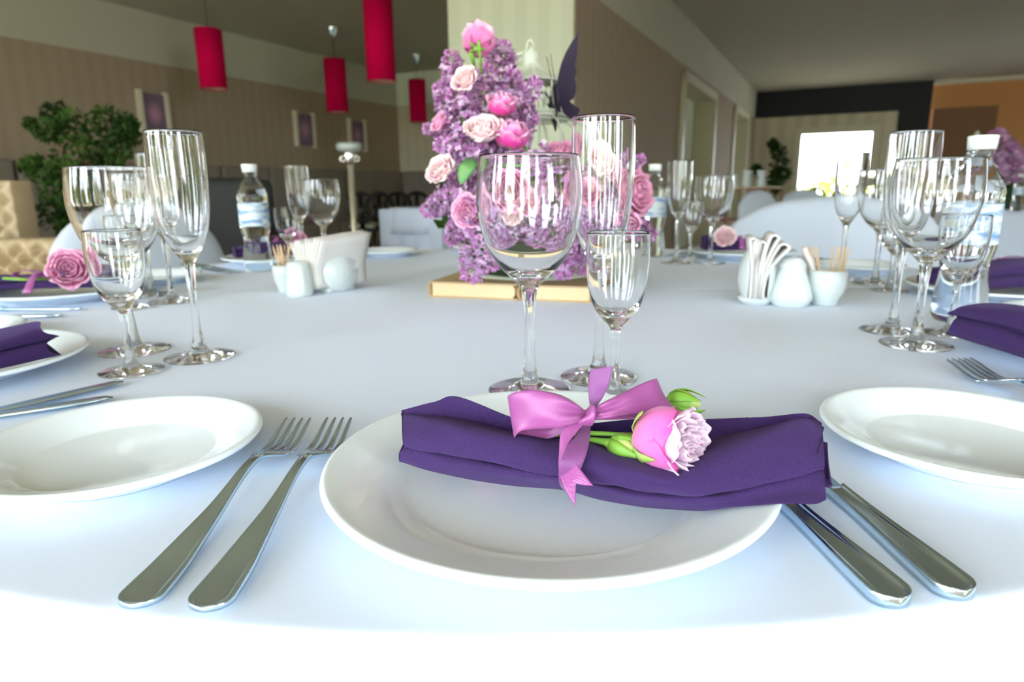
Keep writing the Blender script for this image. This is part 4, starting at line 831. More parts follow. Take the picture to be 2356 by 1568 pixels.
Rz = [  # px, py, diameter px, Y, axis, style, colour, label
 (1100, 98, 66, 1.05, (.1, .5, .6), 'bud', 'pink', 'topmost pink rose on a bare green stem'),
 (1069, 183, 58, 1.0, (-.5, -.8, .5), 'open', 'pale', 'pale pink half-open rose in the upper left lilacs'),
 (1156, 245, 58, 1.0, (.1, -.3, .8), 'bud', 'deep', 'magenta rosebud right of the lilac middle'),
 (1010, 280, 44, 1.02, (-.7, -.5, .5), 'open', 'pink', 'pink rose at the left edge of the lilacs'),
 (1112, 297, 82, .98, (-.1, -.6, .8), 'open', 'pale', 'large pale pink open rose above the goblet'),
 (1178, 316, 70, .98, (.1, -.35, .9), 'bud', 'deep', 'striped magenta and pink rosebud over the goblet rim'),
 (1014, 390, 66, .98, (-.5, -.8, .6), 'open', 'pale', 'cream-pink rose at left beside the green leaf'),
 (1078, 485, 72, .98, (-.4, -1, .1), 'open', 'pink', 'round pink rose left of the goblet'),
 (1283, 352, 80, 1.03, (-.2, -.5, .9), 'open', 'dusty', 'dusty pink rose in front of the birdcage'),
 (1168, 448, 84, .97, (-.1, -1, .3), 'open', 'deep', 'strong pink rose seen through the goblet'),
 (1172, 498, 48, .96, (-.1, -1, .2), 'open', 'pale', 'small pale rose seen low through the goblet'),
 (1216, 470, 52, .97, (.3, -1, .2), 'open', 'pink', 'pink rose at right inside the goblet view'),
 (1383, 372, 72, 1.0, (.2, -.8, .6), 'open', 'pale', 'pale rose seen through the central flute, upper'),
 (1345, 445, 62, .98, (-.1, -1, .3), 'open', 'dusty', 'dusty pink rose between goblet and flute'),
 (1425, 400, 62, 1.02, (.4, -.8, .4), 'open', 'pink', 'pink rose seen through the right side of the flute'),
 (1466, 445, 92, 1.0, (.7, -.7, .1), 'open', 'dusty', 'big dusty pink rose at the right end of the lilacs'),
 (1446, 515, 44, .99, (.2, -.9, .1), 'bud', 'pink', 'pink rosebud low at the right end of the lilacs'),
]
for px, py, dpx, Y, ax_, st, co, lb in Rz:
    p = aY(px, py, Y); s_ = dpx/2*Y/1460*(1.25 if st == 'bud' else 1.0); A_ = np.array(ax_, float); A_ /= np.linalg.norm(A_)
    o = rose(p-A_*s_*.45, A_, s_, st, co, lb); TOPR = TOPR or o
attach(MB().tube([aY(1108, 190, 1.05), aY(1106, 150, 1.03), aY(1102, 95, 1.0)], .0022, 8).part('stem', M['stem']), TOPR)
attach(MB().tube([aY(1093, 160, 1.07), aY(1088, 140, 1.06), aY(1084, 122, 1.05)], [.002, .003, .0045], 8).part('side_bud', M['stem']), TOPR)
def leaf_obj(P, w_, label, name='leaf', m=None):
    P = np.array(P); n = len(P); side = np.array([1, 0, .2]); G = []
    for i in range(9):
        t_ = i/8; c_ = cr(P, 9)[i]; ww = w_*sin(PI*min(1, t_*.95+.05))**.8; G.append([c_+side*ww*s_+np.array([0, .2, 0])*abs(s_)*ww*.6 for s_ in (-1, -.5, 0, .5, 1)])
    V, Fq, U = sheet(np.array(G), .0005); o = part(name, V, Fq, m or M['leaf2'], uvs=U); tag(o, label, 'leaf'); return o
leaf_obj([aY(1078, 362, .985), aY(1076, 385, .96), aY(1062, 425, .96)], .014, 'green lilac leaf left of the goblet rim')
leaf_obj([aY(1140, 385, .98), aY(1170, 388, .96), aY(1210, 392, .96)], .012, 'green leaf seen through the top of the goblet')
b_ = MB(); cfo = aY(1210, 540, 1.12); b_.lathe([(.001, -.07), (.05, -.06), (.075, 0), (.07, .07), (.001, .11)], (cfo[0], cfo[1], TZ+.0985), 20, sx=1.5); o = b_.part('floral_foam', M['foam']); tag(o, 'dark green floral foam hidden inside the lilacs on the books', 'foam')
# green filler leaves deep in the bouquet, too many to count
def fn_fill(g):
    px, py = g.uniform(1010, 1440), g.uniform(300, 560); py = py if px < 1170 else max(py, 420); return aY(px, py, 1.12+g.uniform(-.03, .06))
o = foliage('filler_greenery', None, None, 420, .03, M['leaf'], None, seed=77, fn=fn_fill); tag(o, 'dark green filler leaves deep between the lilacs', 'foliage')

# ---------------------------------------------------------------- birdcage and paper butterfly
YC = 1.22; cx = aY(1228, 265, YC)[0]; zz = lambda y: aY(1228, y, YC)[2]; pxm = YC*1.0/1500*1.04
bc = empty('birdcage', (cx, YC, TZ+.028), 'cream wire birdcage with domed roof behind the lilacs', 'birdcage')
def ring(r, z, t_=.0022): MB().tube([(cx+r*cos(a), YC+r*sin(a), z) for a in np.linspace(0, 2*PI, 49)], t_, 6).part('ring', M['whitewire'], bc)
MB().lathe([(.0135, 0), (.0128, .006), (.0148, .015), (.0125, .023), (.004, .027), (.0025, .031), (.001, .032)], (cx-.004, YC, zz(152)), 24).part('finial', M['whitewire'], bc)
NR = 32; rows = []                           # fluted roof
for r_, y in ((.0125, 149), (.018, 160), (.031, 172), (.044, 181), (.049, 186)):
    rows.append([(cx-.003+(r_*(1+.03*(k % 2)))*cos(2*PI*k/NR), YC+(r_*(1+.03*(k % 2)))*sin(2*PI*k/NR), zz(y)+.002*(k % 2)) for k in range(NR+1)])
V, Fq, U = sheet(np.array(rows), .001); part('roof', V, Fq, M['whitewire'], bc, uvs=U, smooth=False)
ring(.0485, zz(188), .003); ring(.061, zz(262), .0035); ring(.063, zz(270), .003); ring(.060, zz(278), .002)
for k in range(12):
    a = 2*PI*k/12+.13; P = [(r_, zz(y)) for r_, y in ((.048, 188), (.049, 215), (.053, 240), (.061, 264))]; MB().tube([(cx+r_*cos(a), YC+r_*sin(a), z) for r_, z in P], .0018, 6).part('upper_bar', M['whitewire'], bc)
zb_ = TZ+.030
for k in range(20):
    a = 2*PI*k/20+.05; P = cr([(.058, zz(272)), (.085, zz(279)), (.110, zz(305)), (.120, zz(360)), (.122, zz(460)), (.122, zb_)], 16); MB().tube([(cx+r_*cos(a), YC+r_*sin(a), z) for r_, z in P], .0016, 6).part('bar', M['whitewire'], bc)
ring(.122, zz(400)); ring(.123, zb_, .003)
MB().lathe([(.001, 0), (.122, 0), (.122, .006), (.001, .006)], (cx, YC, TZ+.0285), 40).part('base_tray', M['whitewire'], bc)
rg = [(cx-.006+.006*cos(a), YC, zz(97)-.008+.012*sin(a)) for a in np.linspace(0, 2*PI, 17)]; MB().tube(rg, .0016, 6).part('hanging_ring', M['whitewire'], bc)
MB().tube([aY(1172, 128, YC), aY(1195, 124, YC), aY(1214, 116, YC)], .0024, 6).part('hook', M['whitewire'], bc); MB().tube([aY(1183, 142, YC), aY(1200, 137, YC)], .0012, 6).part('hook', M['whitewire'], bc)
for k, (x, y) in enumerate(((1250, 205), (1248, 220), (1256, 232), (1262, 212))):   # wrought leaves between the upper bars
    p = aY(x, y, YC-.05); G = np.array([[(p[0]+.006*sin(PI*t_)*s_+(k-1.5)*.001, p[1], p[2]+(t_-.5)*.016) for s_ in (-1, 0, 1)] for t_ in (0.02, .3, .6, .98)]); V, Fq, U = sheet(G, .001); part('wrought_leaf', V, Fq, M['whitewire'], bc, uvs=U)
wing = [(1333.4, 70.7), (1318, 92), (1302, 119), (1291, 146), (1285, 171), (1281.6, 192), (1284, 217), (1290, 242), (1295, 258), (1306, 269), (1313, 274), (1326, 270), (1333, 258), (1332.5, 249), (1323.6, 244), (1311, 233), (1320, 226), (1325, 212), (1326, 196), (1322, 180), (1327, 165), (1324, 151), (1328, 122), (1330, 96)]
bf = empty('paper_butterfly', aY(1282, 190, 1.15), 'dark violet paper butterfly on the right side of the birdcage', 'butterfly')
n = len(wing); V = [aY(x, y, 1.15-.0006*(x-1282)) for x, y in wing]+[aY(x, y, 1.15-.0006*(x-1282))+np.array([0, .0012, 0]) for x, y in wing]
part('wing', V, [tuple(range(n)), tuple(reversed(range(n, 2*n)))]+[(i, i+n, (i+1) % n+n, (i+1) % n) for i in range(n)], M['card'], bf, smooth=False)
w2 = [(1281, 192), (1268, 200), (1256, 212), (1247, 205), (1240, 214), (1252, 232), (1262, 246), (1264, 262), (1272, 284), (1277, 302), (1280, 300), (1282, 270), (1286, 240)]; n = len(w2)
V = [aY(x, y, 1.155+.003*(1282-x)) for x, y in w2]+[aY(x, y, 1.155+.003*(1282-x))+np.array([0, .0012, 0]) for x, y in w2]; part('wing', V, [tuple(range(n)), tuple(reversed(range(n, 2*n)))]+[(i, i+n, (i+1) % n+n, (i+1) % n) for i in range(n)], M['card'], bf, smooth=False)
for P in ([(1276, 180), (1272, 160), (1269, 142), (1268, 124)], [(1268, 178), (1264, 160), (1261, 142), (1257, 130)]): MB().tube([aY(x, y, 1.15) for x, y in P], .0012, 6).part('antenna', M['bench'], bf)
MB().tube([aY(1281, 192, 1.15), aY(1284, 225, 1.15), aY(1288, 258, 1.15)], [.002, .004, .002], 8).part('body', M['card'], bf)

# ---------------------------------------------------------------- hero napkin
def N3(pts, dy=0, dz=0): return [az(x, y, z)+np.array([0, dy, dz]) for x, y, z in pts]
L1 = [(924, 946, .040), (1000, 926, .047), (1051, 912, .052), (1175, 959, .046), (1268, 985, .040), (1349, 975, .040), (1434, 965, .042), (1500, 962, .042), (1560, 962, .042), (1650, 962, .043), (1760, 961, .045), (1850, 956, .047), (1889, 975, .045)]
L2 = [(924, 950, .039), (982, 950, .042), (1062, 958, .041), (1177, 988, .036), (1268, 1001, .034), (1349, 1003, .030), (1434, 1008, .029), (1500, 1013, .029), (1560, 1018, .030), (1650, 1000, .035), (1760, 978, .041), (1850, 959, .046), (1891, 979, .044)]
L3 = [(924, 956, .041), (980, 960, .047), (1067, 983, .048), (1177, 1002, .046), (1268, 1013, .044), (1349, 1021, .044), (1420, 1058, .040), (1500, 1077, .038), (1556, 1086, .037), (1650, 1040, .043), (1760, 992, .049), (1850, 963, .051), (1892, 989, .045)]
L4 = [(925, 995, .038), (985, 1003, .041), (1067, 1020, .042), (1177, 1040, .041), (1275, 1052, .041), (1355, 1065, .040), (1434, 1092, .037), (1500, 1105, .035), (1570, 1115, .034), (1660, 1093, .037), (1765, 1053, .041), (1855, 1025, .043), (1896, 1032, .040)]
L5 = [(928, 1024, .031), (990, 1039, .032), (1067, 1053, .033), (1177, 1073, .033), (1279, 1093, .032), (1367, 1112, .030), (1440, 1122, .029), (1510, 1132, .028), (1608, 1141, .028), (1680, 1130, .029), (1768, 1109, .031), (1860, 1087, .033), (1896, 1080, .033)]
L5c = [(x, y+3, z-.002) for x, y, z in L5]
L6 = [(918, 1042, .026), (990, 1062, .026), (1067, 1077, .027), (1177, 1096, .026), (1285, 1110, .026), (1367, 1124, .025), (1440, 1141, .024), (1510, 1150, .024), (1608, 1158, .023), (1688, 1150, .024), (1775, 1137, .025), (1865, 1125, .026), (1898, 1118, .027)]
L7 = [(920, 1062, .0190), (990, 1083, .0175), (1067, 1099, .0160), (1175, 1117, .0130), (1292, 1126, .0120), (1367, 1145, .0125), (1440, 1160, .0130), (1510, 1169, .0145), (1608, 1173, .0165), (1688, 1165, .0200), (1787, 1159, .0225), (1870, 1159, .0225), (1898, 1150, .0225)]
back0 = [az(x, y, z)*np.array([1, 1, 0])+np.array([0, .004, TZ+.0235]) for x, y, z in L1]
rows = [back0, N3(L1), N3(L2), N3(L2, -.003, .000), N3(L3), N3(L4), N3(L5, 0), N3(L5, .009, -.001), N3(L5c, .009, -.001), N3(L5c), N3(L6), N3(L7), N3(L7, .02, .0005)]
# keep the ridge and creases crisp: dense rows by piecewise interpolation
G = netgrid(rows, 110, 150)
gg = np.random.default_rng(4)
u_ = np.linspace(0, 1, 150)[None, :]; v_ = np.linspace(0, 1, 110)[:, None]
G[:, :, 2] += .0005*np.sin(u_*23+v_*8)*np.sin(v_*PI)+.0003*np.sin(u_*51-v_*19)*np.sin(v_*PI)
nr, nc = G.shape[:2]; V = G.reshape(-1, 3); Fq = [tuple(reversed(q)) for q in gridfaces(nr, nc, closed_r=True)]
pu = np.concatenate([[0], np.cumsum(np.linalg.norm(np.diff(G[:, 60], axis=0), axis=1))]); pv = np.concatenate([[0], np.cumsum(np.linalg.norm(np.diff(G[50], axis=0), axis=1))]); U = [(pv[j], pu[i]) for i in range(nr) for j in range(nc)]
np_ = empty('folded_napkin', (.01, .36, TZ+.02), 'dark purple twill napkin folded into a roll on the front centre plate', 'napkin', 'folded purple napkins')
V = list(V)+[G[:, 0].mean(0)+np.array([.003, 0, 0]), G[:, -1].mean(0)-np.array([.003, 0, 0])]; U += [(0, 0), (0, 0)]; i0 = nr*nc
for i in range(nr): j = (i+1) % nr; Fq.append((i*nc, j*nc, i0)); Fq.append((j*nc+nc-1, i*nc+nc-1, i0+1))
o = part('napkin_roll', V, Fq, M['napkin'], np_, uvs=U)
# inner fold edges showing at the right end
def fold(rows, th=.0012, nr=14, nc=14, name='fold_edge'): V, Fq, U = sheet(netgrid(rows, nr, nc), th); return part(name, V, Fq, M['napkin'], np_, uvs=U)
fold([[az(1860, 960, .046), az(1882, 968, .046), az(1892, 982, .045)], [az(1862, 985, .044), az(1888, 995, .044), az(1890, 1012, .043)], [az(1865, 1015, .040), az(1890, 1024, .040), az(1884, 1045, .040)]])
fold([[az(1875, 1010, .034)+np.array([0, .006, 0]), az(1893, 1016, .034), az(1904, 1020, .034)], [az(1880, 1050, .030)+np.array([0, .006, 0]), az(1896, 1055, .030), az(1906, 1062, .030)], [az(1882, 1085, .026), az(1900, 1092, .026), az(1911, 1105, .026)], [az(1884, 1105, .024), az(1902, 1118, .0235), az(1914, 1118, .024)], [az(1888, 1112, .025)+np.array([0, .006, 0]), az(1900, 1118, .025)+np.array([0, .006, 0]), az(1912, 1110, .026)+np.array([0, .006, 0])]])

# ---------------------------------------------------------------- satin ribbon with bow
rb = empty('ribbon_bow', aY(1353, 957, .342), 'mauve satin ribbon tied in a bow round the front napkin', 'ribbon', 'mauve satin ribbons')
def ribbon(A, B, name, m='ribbon', nr=60, nc=13, th=.0005, wave=0, notch=0, pinch=0):
    a = cr(np.array([aY(*p) for p in A]), nr); b_ = cr(np.array([aY(*p) for p in B]), nr); G = np.array([[a[i]*(1-s_)+b_[i]*s_ for s_ in np.linspace(0, 1, nc)] for i in range(nr)])
    for i in range(nr):
        for j in range(nc):
            s_ = j/(nc-1); G[i, j] += np.array([0, -1, .5])*wave*(sin(PI*s_)*sin(i/nr*PI*2.2)+.45*sin(2*PI*s_+1)*sin(i/nr*PI*3.1)**2)
    if pinch:
        for i in range(nr):
            e_ = sum(math.exp(-(abs(i-k0)/nr/.22)**2) for k0 in (0, nr-1))
            for j in range(nc): s_ = j/(nc-1); G[i, j] += np.array([0, -1, .6])*pinch*sin(s_*PI*3.2+.4)*e_*sin(PI*s_)**.5*min(1, min(i, nr-1-i)/5)
    if notch:
        for i in range(nr-10, nr):
            for j in range(nc): G[i, j] -= (G[-1, j]-G[-11, j])*notch*(i-(nr-11))/10*(1-abs(j/(nc-1)*2-1))
    V, Fq, U = sheet(G, th); return part(name, V, Fq, M[m], rb, uvs=U)
Yk = .340
ribbon([(1350, 948, Yk-.004), (1322, 927, Yk-.008), (1285, 908, Yk-.010), (1235, 897, Yk-.008), (1195, 900, Yk-.004), (1171, 909, Yk), (1172, 915, Yk+.006), (1200, 925, Yk+.012), (1260, 935, Yk+.014), (1346, 950, Yk+.006)],
       [(1350, 962, Yk-.006), (1322, 974, Yk-.012), (1285, 984, Yk-.015), (1235, 986, Yk-.012), (1200, 991, Yk-.009), (1185, 1004, Yk-.006), (1188, 1010, Yk-.001), (1215, 1015, Yk+.004), (1275, 1005, Yk+.006), (1346, 966, Yk+.004)], 'left_loop', wave=.0034, pinch=.0022)
ribbon([(1356, 945, Yk-.004), (1390, 925, Yk-.004), (1430, 905, Yk+.002), (1470, 885, Yk+.010), (1504, 872, Yk+.018), (1509, 873, Yk+.024), (1490, 885, Yk+.026), (1440, 910, Yk+.018), (1362, 948, Yk+.004)],
       [(1356, 963, Yk-.006), (1390, 962, Yk-.008), (1430, 956, Yk-.004), (1480, 948, Yk+.002), (1539, 934, Yk+.010), (1543, 938, Yk+.016), (1510, 954, Yk+.014), (1450, 963, Yk+.008), (1362, 966, Yk+.001)], 'right_loop', wave=.003, pinch=.0020)
ribbon([(1350, 956, Yk-.002), (1357, 940, Yk), (1354, 905, Yk+.002), (1355, 870, Yk+.004), (1359, 850, Yk+.005)], [(1360, 956, Yk-.002), (1372, 936, Yk), (1388, 912, Yk), (1401, 882, Yk-.002), (1409, 842, Yk-.001)], 'upper_tail', 'ribbonback')
ribbon([(1346, 962, Yk-.006), (1312, 974, Yk-.012), (1291, 995, Yk-.016), (1287, 1040, Yk-.022), (1286, 1080, Yk-.028), (1298, 1120, Yk-.036), (1323, 1165, Yk-.043)], [(1352, 968, Yk-.006), (1332, 988, Yk-.013), (1309, 1018, Yk-.020), (1306, 1045, Yk-.026), (1322, 1062, Yk-.030), (1340, 1085, Yk-.035), (1365, 1117, Yk-.040)], 'lower_tail', 'ribbon', notch=.75)
W1 = [(1338, 975, .050), (1322, 1000, .049), (1302, 1028, .047), (1289, 1058, .043), (1284, 1090, .035), (1287, 1112, .027), (1297, 1127, .0125)]; W2 = [(1357, 975, .049), (1356, 1002, .047), (1350, 1034, .045), (1339, 1066, .040), (1328, 1092, .034), (1318, 1112, .027), (1318, 1129, .0120)]
a = cr(np.array([az(*p)+np.array([0, -.003, .001]) for p in W1]), 40); b_ = cr(np.array([az(*p)+np.array([0, -.003, .001]) for p in W2]), 40); G = np.array([[a[i]*(1-s_)+b_[i]*s_ for s_ in np.linspace(0, 1, 7)] for i in range(40)]); V, Fq, U = sheet(G, .0005); part('wrap_band', V, Fq, M['ribbonback'], rb, uvs=U)
kc = aY(1353, 956, Yk-.008)
kb = MB()
for k in range(5):
    a = .5+k*.22; kb.tube([kc+np.array([.0035*cos(t_)*cos(a)+(k-2)*.0009, .004*sin(t_), .0052*cos(t_)*sin(a)*.9+(k-2)*.0003]) for t_ in np.linspace(0, 2*PI, 17)], .0016, 8)
kb.part('knot', M['ribbon'], rb)

# ---------------------------------------------------------------- rose spray tied to the napkin
sp = empty('rose_spray', aY(1400, 1000, .345), 'open pink rose with two green buds tied on the front napkin', 'rose spray', 'rose sprays on the napkins')
MB().tube([aY(1182, 1003, .352), aY(1250, 1004, .350), aY(1300, 998, .349), aY(1360, 996, .347), (aY(1420, 999, .344)), aY(1476, 1003, .340)], [.0009, .0010, .0012, .0014, .0014, .0018], 10).part('stem', M['stem'], sp)
MB().tube([aY(1346, 1010, .343), aY(1375, 1013, .340), aY(1392, 1016, .338), aY(1408, 1022, .336)], [.0015, .0018, .0022, .0040], 12).part('bud_stem', M['stem'], sp)
MB().tube([aY(1452, 960, .364), aY(1490, 938, .366), aY(1536, 925, .368)], [.0010, .0012, .0022], 10).part('bud_stem', M['stem'], sp)
def budm(A, B, r, name, parent, streak=True):
    A = np.array(A); B = np.array(B); ax_ = B-A; L = np.linalg.norm(ax_); o = lpart(name, MB().lathe([(.12*r, 0), (.62*r, .06*L), (.95*r, .24*L), (1.0*r, .42*L), (.82*r, .66*L), (.48*r, .86*L), (.16*r, .97*L), (.001, L)], seg=24).mesh(name, M['bud']), parent)
    o.rotation_mode = 'QUATERNION'; o.rotation_quaternion = quat_to(ax_); o.location = Vector(A)-Vector(parent.location)
    for k in range(5):
        a0 = 2*PI*k/5; G = []
        for t_ in np.linspace(0, 1, 10):
            rr = np.interp(t_, [0, .1, .3, .5, .75, .92, 1], [.2, .75, 1.03, 1.08, .85, .62, .8 if k % 2 else .45])*r; ww = .62*(1-t_)**.7*min(1, t_*6+.4)
            G.append([(rr*cos(a0+ww*s_), rr*sin(a0+ww*s_), L*t_*(1.0 if k % 2 else 1.18)) for s_ in (-1, -.5, 0, .5, 1)])
        V, Fq, U = sheet(np.array(G), .0004); s2 = lpart('sepal', mesh('sepal', V, Fq, M['stem'], uvs=U), o)
    if streak:
        for k in range(3):
            a0 = 2*PI*(k+.5)/5-1.2; G = [[((np.interp(t_, [.3, .55, .8, 1], [1.02, .96, .62, .2])*r)*cos(a0+.30*s_*(1-t_)), (np.interp(t_, [.3, .55, .8, 1], [1.02, .96, .62, .2])*r)*sin(a0+.30*s_*(1-t_)), L*t_) for s_ in (-1, 0, 1)] for t_ in np.linspace(.3, .98, 7)]
            V, Fq, U = sheet(np.array(G), .0005); U = [(0, .5)]*len(V); lpart('petal_streak', mesh('petal_streak', V, Fq, PET['deep'], uvs=U), o)
    return o
budm(aY(1402, 1018, .338), aY(1482, 1052, .326), .0082, 'green_bud', sp); budm(aY(1533, 920, .372), aY(1612, 930, .368), .0078, 'green_bud', sp, False)
# the open bloom: long cup of pink outer petals, pale ruffled petals at the mouth
A = aY(1468, 1008, .338); B = aY(1618, 1012, .322); ax_ = (B-A)/np.linalg.norm(B-A); ax_ = ax_+np.array([0, -.28, .05]); ax_ /= np.linalg.norm(ax_)
bl = empty('bloom', Vector(A)-Vector(sp.location), rot=quat_to(ax_), scale=.0172); bl.parent = sp
HL = [('heroout', 4, 1.15, [(.15, 0), (.72, .22), (1.0, .75), (1.0, 1.30), (.96, 1.62)], .05), ('heroout', 3, 1.2, [(.12, .02), (.66, .25), (.94, .8), (.95, 1.35), (.98, 1.72)], .06),
      ('heroin', 5, .85, [(.1, .1), (.55, .4), (.86, .95), (.94, 1.5), (1.12, 1.92)], .09), ('heroin', 6, .7, [(.1, .1), (.45, .5), (.74, 1.1), (.82, 1.6), (.92, 2.02)], .09),
      ('heroin', 6, .65, [(.1, .2), (.36, .6), (.58, 1.2), (.64, 1.65), (.70, 2.0)], .12), ('heroin', 6, .65, [(.08, .3), (.26, .7), (.42, 1.3), (.46, 1.65), (.50, 1.95)], .10), ('heroin', 5, .7, [(.05, .4), (.16, .8), (.26, 1.35), (.29, 1.65), (.31, 1.90)], .08), ('heroin', 4, .9, [(.03, .5), (.08, .9), (.13, 1.4), (.15, 1.62), (.15, 1.84)], .05)]
random.seed(21)
for i, (co, n, w_, rows, rf) in enumerate(HL):
    for k in range(n):
        q = lpart('petal', petal_mesh(rows, w_, 'petal', PET[co], rf, seed=300+i*11+k, nr=12, nc=13, th=.02), bl); q.rotation_euler = (random.uniform(-.04, .04), random.uniform(-.05, .05), i*.55+2*PI*k/n+random.uniform(-.1, .1))
lpart('calyx', MB().lathe([(.001, -.22), (.16, -.18), (.30, -.02), (.24, .12), (.001, .14)], seg=20).mesh('calyx', M['stem']), bl)
for k in range(5):
    a0 = 2*PI*k/5+.5; tl = 1.15 if k % 2 else .75; G = []
    for t_ in np.linspace(0, 1, 10):
        rr = np.interp(t_, [0, .2, .5, 1], [.25, .76, 1.05, 1.09 if k % 2 else 1.35]); ww = .30*(1-t_)**.8
        G.append([(rr*cos(a0+ww*s_), rr*sin(a0+ww*s_), tl*t_) for s_ in (-1, 0, 1)])
    V, Fq, U = sheet(np.array(G), .03); lpart('sepal', mesh('sepal', V, Fq, M['bud'], uvs=U), bl)

# ---------------------------------------------------------------- other folded napkins
def napkin_roll(C, ang, L, w_, h_, label, z0=.0225, seed=0, zig=False):
    """simple two-layer folded roll, long axis at angle ang"""
    g = np.random.default_rng(seed); prof = [(.50, 0), (.52, .35), (.46, .55), (.50, .75), (.40, 1.0), (0, 1.08), (-.40, 1.0), (-.52, .80), (-.50, .60), (-.38, .50), (-.50, .42), (-.54, .2), (-.48, 0)]
    ax_ = np.array([cos(ang), sin(ang), 0]); s_ = np.array([-sin(ang), cos(ang), 0]); rows = []
    for k, (a, b_) in enumerate(prof):
        row = []
        for i in range(9):
            t_ = i/8; wv = .9+.12*sin(t_*7+seed)+(.06*sin(t_*3)); off = (.012*sin(t_*PI)) ; en = (.006*(1 if k % 4 < 2 else -1))*(1 if i in (0, 8) else 0)*(1 if i == 8 else -1) if zig else 0
            row.append(np.array([C[0], C[1], TZ+z0])+ax_*((t_-.5)*L+en)+s_*(a*w_*wv+off*.3)+np.array([0, 0, b_*h_*(.85+.15*sin(t_*5+seed*2+k*.3))]))
        rows.append(row)
    G = netgrid(rows, 60, 50); nr, nc = G.shape[:2]; V = list(G.reshape(-1, 3))+[G[:, 0].mean(0), G[:, -1].mean(0)]; Fq = [tuple(q) for q in gridfaces(nr, nc, True)]; i0 = nr*nc
    for i in range(nr): j = (i+1) % nr; Fq.append((j*nc, i*nc, i0)); Fq.append((i*nc+nc-1, j*nc+nc-1, i0+1))
    Fq = [tuple(reversed(q)) for q in Fq] if True else Fq
    U = [(L*j/(nc-1), .12*i/nr) for i in range(nr) for j in range(nc)]+[(0, 0)]*2
    o = empty('folded_napkin', (C[0], C[1], TZ+z0), label, 'napkin', 'folded purple napkins'); part('napkin_roll', V, Fq, M['napkin'], o, uvs=U); return o
x, y = seat(-48, .79); q = az(128, 772, .04)[:2]; q2 = az(-300, 850, .04)[:2]; dd = (q-q2)/np.linalg.norm(q-q2); cN = q-dd*.13+np.array([-.020, 0]); napkin_roll(cN, math.atan2(dd[1], dd[0]), .26, .075, .034, 'purple napkin folded on the plate at the left edge', seed=3, zig=True)
x, y = seat(-88, .79); napkin_roll((x-.02, y-.01), radians(8), .25, .075, .026, 'purple napkin with rose and bow at the far left', seed=1)
x, y = seat(-130, .79); napkin_roll((x+.01, y), radians(30), .22, .08, .03, 'purple napkin behind the left water bottle and cordial glass', seed=5)
x, y = seat(132, .79); napkin_roll((x-.02, y), radians(-5), .16, .075, .034, 'purple napkin on the plate behind the right napkin holder', seed=6)
x, y = seat(82, .79); napkin_roll((x+.01, y-.01), radians(10), .25, .10, .036, 'purple napkin with ribbon at right behind the water bottle', seed=8)
q = az(2200, 735, .045)[:2]; q2 = az(2420, 800, .04)[:2]; dd = (q2-q)/np.linalg.norm(q-q2); an = math.atan2(dd[1], dd[0])-.22; dd = np.array([cos(an), sin(an)]); cN = q+dd*.13; napkin_roll(cN+np.array([.056, .026]), an, .26, .085, .042, 'purple napkin folded on the plate at the right edge', seed=2, zig=True)
# their ribbons and roses
def mini_bow(C, ang, s_, label, Z):
    o = empty('ribbon_bow', (C[0], C[1], Z), label, 'ribbon', 'mauve satin ribbons'); ax_ = np.array([cos(ang), sin(ang), 0]); pr = np.array([-sin(ang), cos(ang), 0]); C3 = np.array([C[0], C[1], Z])
    for sg, nm in ((-1, 'left_loop'), (1, 'right_loop')):
        G = []
        for t_ in np.linspace(0, 1, 22):
            a = t_*2*PI; x_ = s_*.5*(1-cos(a)); z_ = s_*.17*sin(a); G.append([C3+ax_*sg*x_+np.array([0, 0, z_+.004])+pr*w2*s_*.22*(.35+.65*sin(a/2)) for w2 in (-1, 0, 1)])
        V, Fq, U = sheet(np.array(G), .0006); part(nm, V, Fq, M['ribbon'], o, uvs=U)
    G = [[C3+ax_*(w2*s_*.20*(.5+.5*t_)-.003*t_)-pr*(.006+s_*.75*t_)+np.array([0, 0, .006-.026*t_**1.5]) for w2 in (-1, 0, 1)] for t_ in np.linspace(0, 1, 9)]; V, Fq, U = sheet(np.array(G), .0006); part('tail', V, Fq, M['ribbon'], o, uvs=U)
    MB().lathe([(.001, -.004), (.004, -.003), (.005, 0), (.004, .004), (.001, .005)], tuple(C3+np.array([0, 0, .004])), 12).part('knot', M['ribbon'], o)
k1 = az(92, 636, .058); mini_bow(k1[:2], .1, .034, 'mauve bow beside the pink rose at the far left', k1[2])
p = az(160, 622, .058); LR = rose(p-np.array([-.004, .0, 0]), (.35, -1, .35), .0295, 'open', 'pink', 'full pink rose lying on the far left napkin', 'rose sprays on the napkins')
o = MB().tube([az(8, 640, .056), az(60, 643, .056), az(115, 640, .054)], .0022, 8).part('stem', M['stem']); attach(o, LR)
k1 = az(640, 553, .055); mini_bow(k1[:2], .1, .045, 'mauve bow seen through the left cordial glass', k1[2])
p = az(682, 556, .055); rose(p, (.2, -.8, .4), .024, 'open', 'pink', 'pink rose on the napkin right of the left cordial glass', 'rose sprays on the napkins')
p = az(1668, 548, .058); rose(p, (-.3, -.9, .5), .024, 'open', 'pale', 'pale pink rose lying on the napkin behind the right napkin holder', 'rose sprays on the napkins')
k1 = az(1702, 550, .056); mini_bow(k1[:2], .0, .035, 'mauve bow behind the right napkin holder', k1[2])
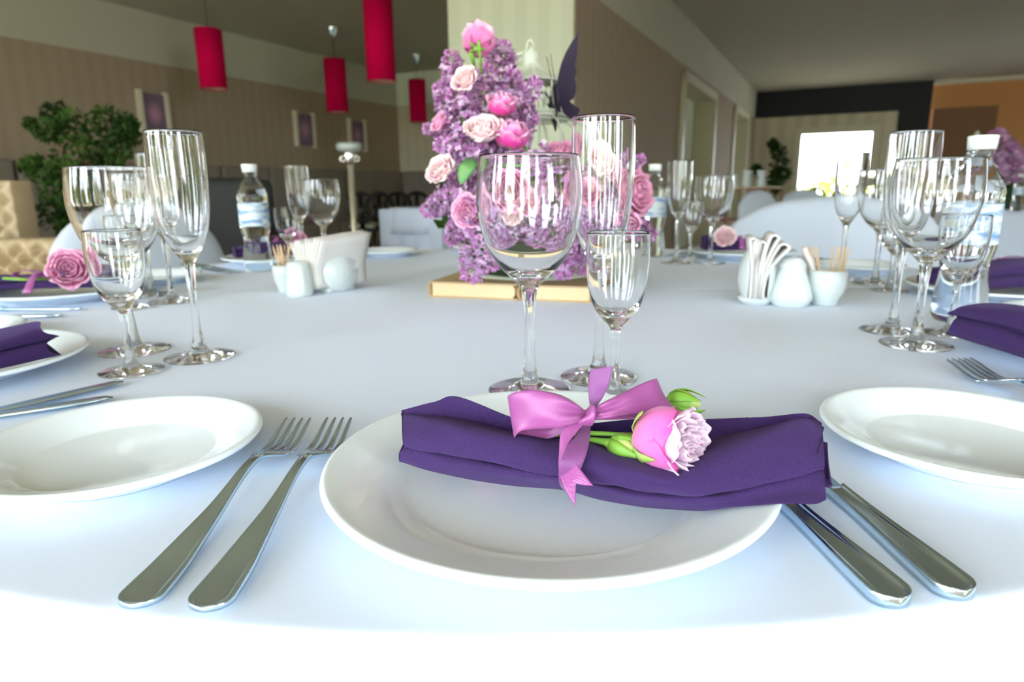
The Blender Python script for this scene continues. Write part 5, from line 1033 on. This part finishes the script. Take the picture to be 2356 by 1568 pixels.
k1 = az(2298, 605, .052); mini_bow(k1[:2], -.4, .045, 'mauve bow on the purple napkin at the right edge', k1[2])

# ---------------------------------------------------------------- second table at the far right
c2 = np.array([4.35, 5.0]); R2 = .95; rows = []
for r_, z in ((0, .75), (.5, .75), (.92, .75), (.945, .745), (.95, .72), (.96, .5), (.975, .2), (.985, .02)):
    rows.append([(c2[0]+(r_+(.02 if z < .6 else 0)*sin(15*a))*cos(a), c2[1]+(r_+(.02 if z < .6 else 0)*sin(15*a))*sin(a), z) for a in np.linspace(0, 2*PI, 121)])
V, Fq, U = sheet(np.array(rows), .003); o = part('far_tablecloth', V, Fq, M['cloth'], None, uvs=U); tag(o, 'white tablecloth on the round table at the far right edge', 'tablecloth')
p = aY(2336, 485, 4.55); bottle(p[0], p[1], 1.0, 'distant water bottle on the second table at the right edge')
for k, (a_, b__, c_, d_) in enumerate(((2320, 400, 2290, 300), (2330, 420, 2330, 330), (2330, 420, 2352, 360), (2310, 410, 2300, 340))): lilac(a_, b__, c_, d_, 4.8, 'distant lilac panicle on the second table, %s' % ['topmost', 'middle', 'rightmost', 'lower left'][k], 0, 1.6, 'distant lilacs at the right edge')
q = aY(2325, 430, 4.85); o = MB().lathe([(.001, 0), (.07, 0), (.09, .10), (.06, .20), (.05, .20), (.001, .02)], (q[0], q[1], .752), 20).part('flower_vase', M['foam']); tag(o, 'dark vase under the distant lilacs', 'vase')
q = aY(2245, 330, 4.8); o = empty('wire_lantern', (q[0], q[1], .752), 'pale wire lantern beside the distant lilacs', 'lantern')
for k in range(8):
    a = 2*PI*k/8; MB().tube([(q[0]+r_*cos(a), q[1]+r_*sin(a), z) for r_, z in ((.10, .755), (.10, 1.02), (.05, 1.12), (.015, 1.2))], .004, 6).part('bar', M['whitewire'], o)
MB().lathe([(.02, 0), (.022, .05), (.012, .09), (.001, .1)], (q[0], q[1], 1.2), 12, capb=True).part('finial', M['whitewire'], o); MB().lathe([(.001, 0), (.1, 0), (.1, .01), (.001, .01)], (q[0], q[1], .752), 20).part('base', M['whitewire'], o)
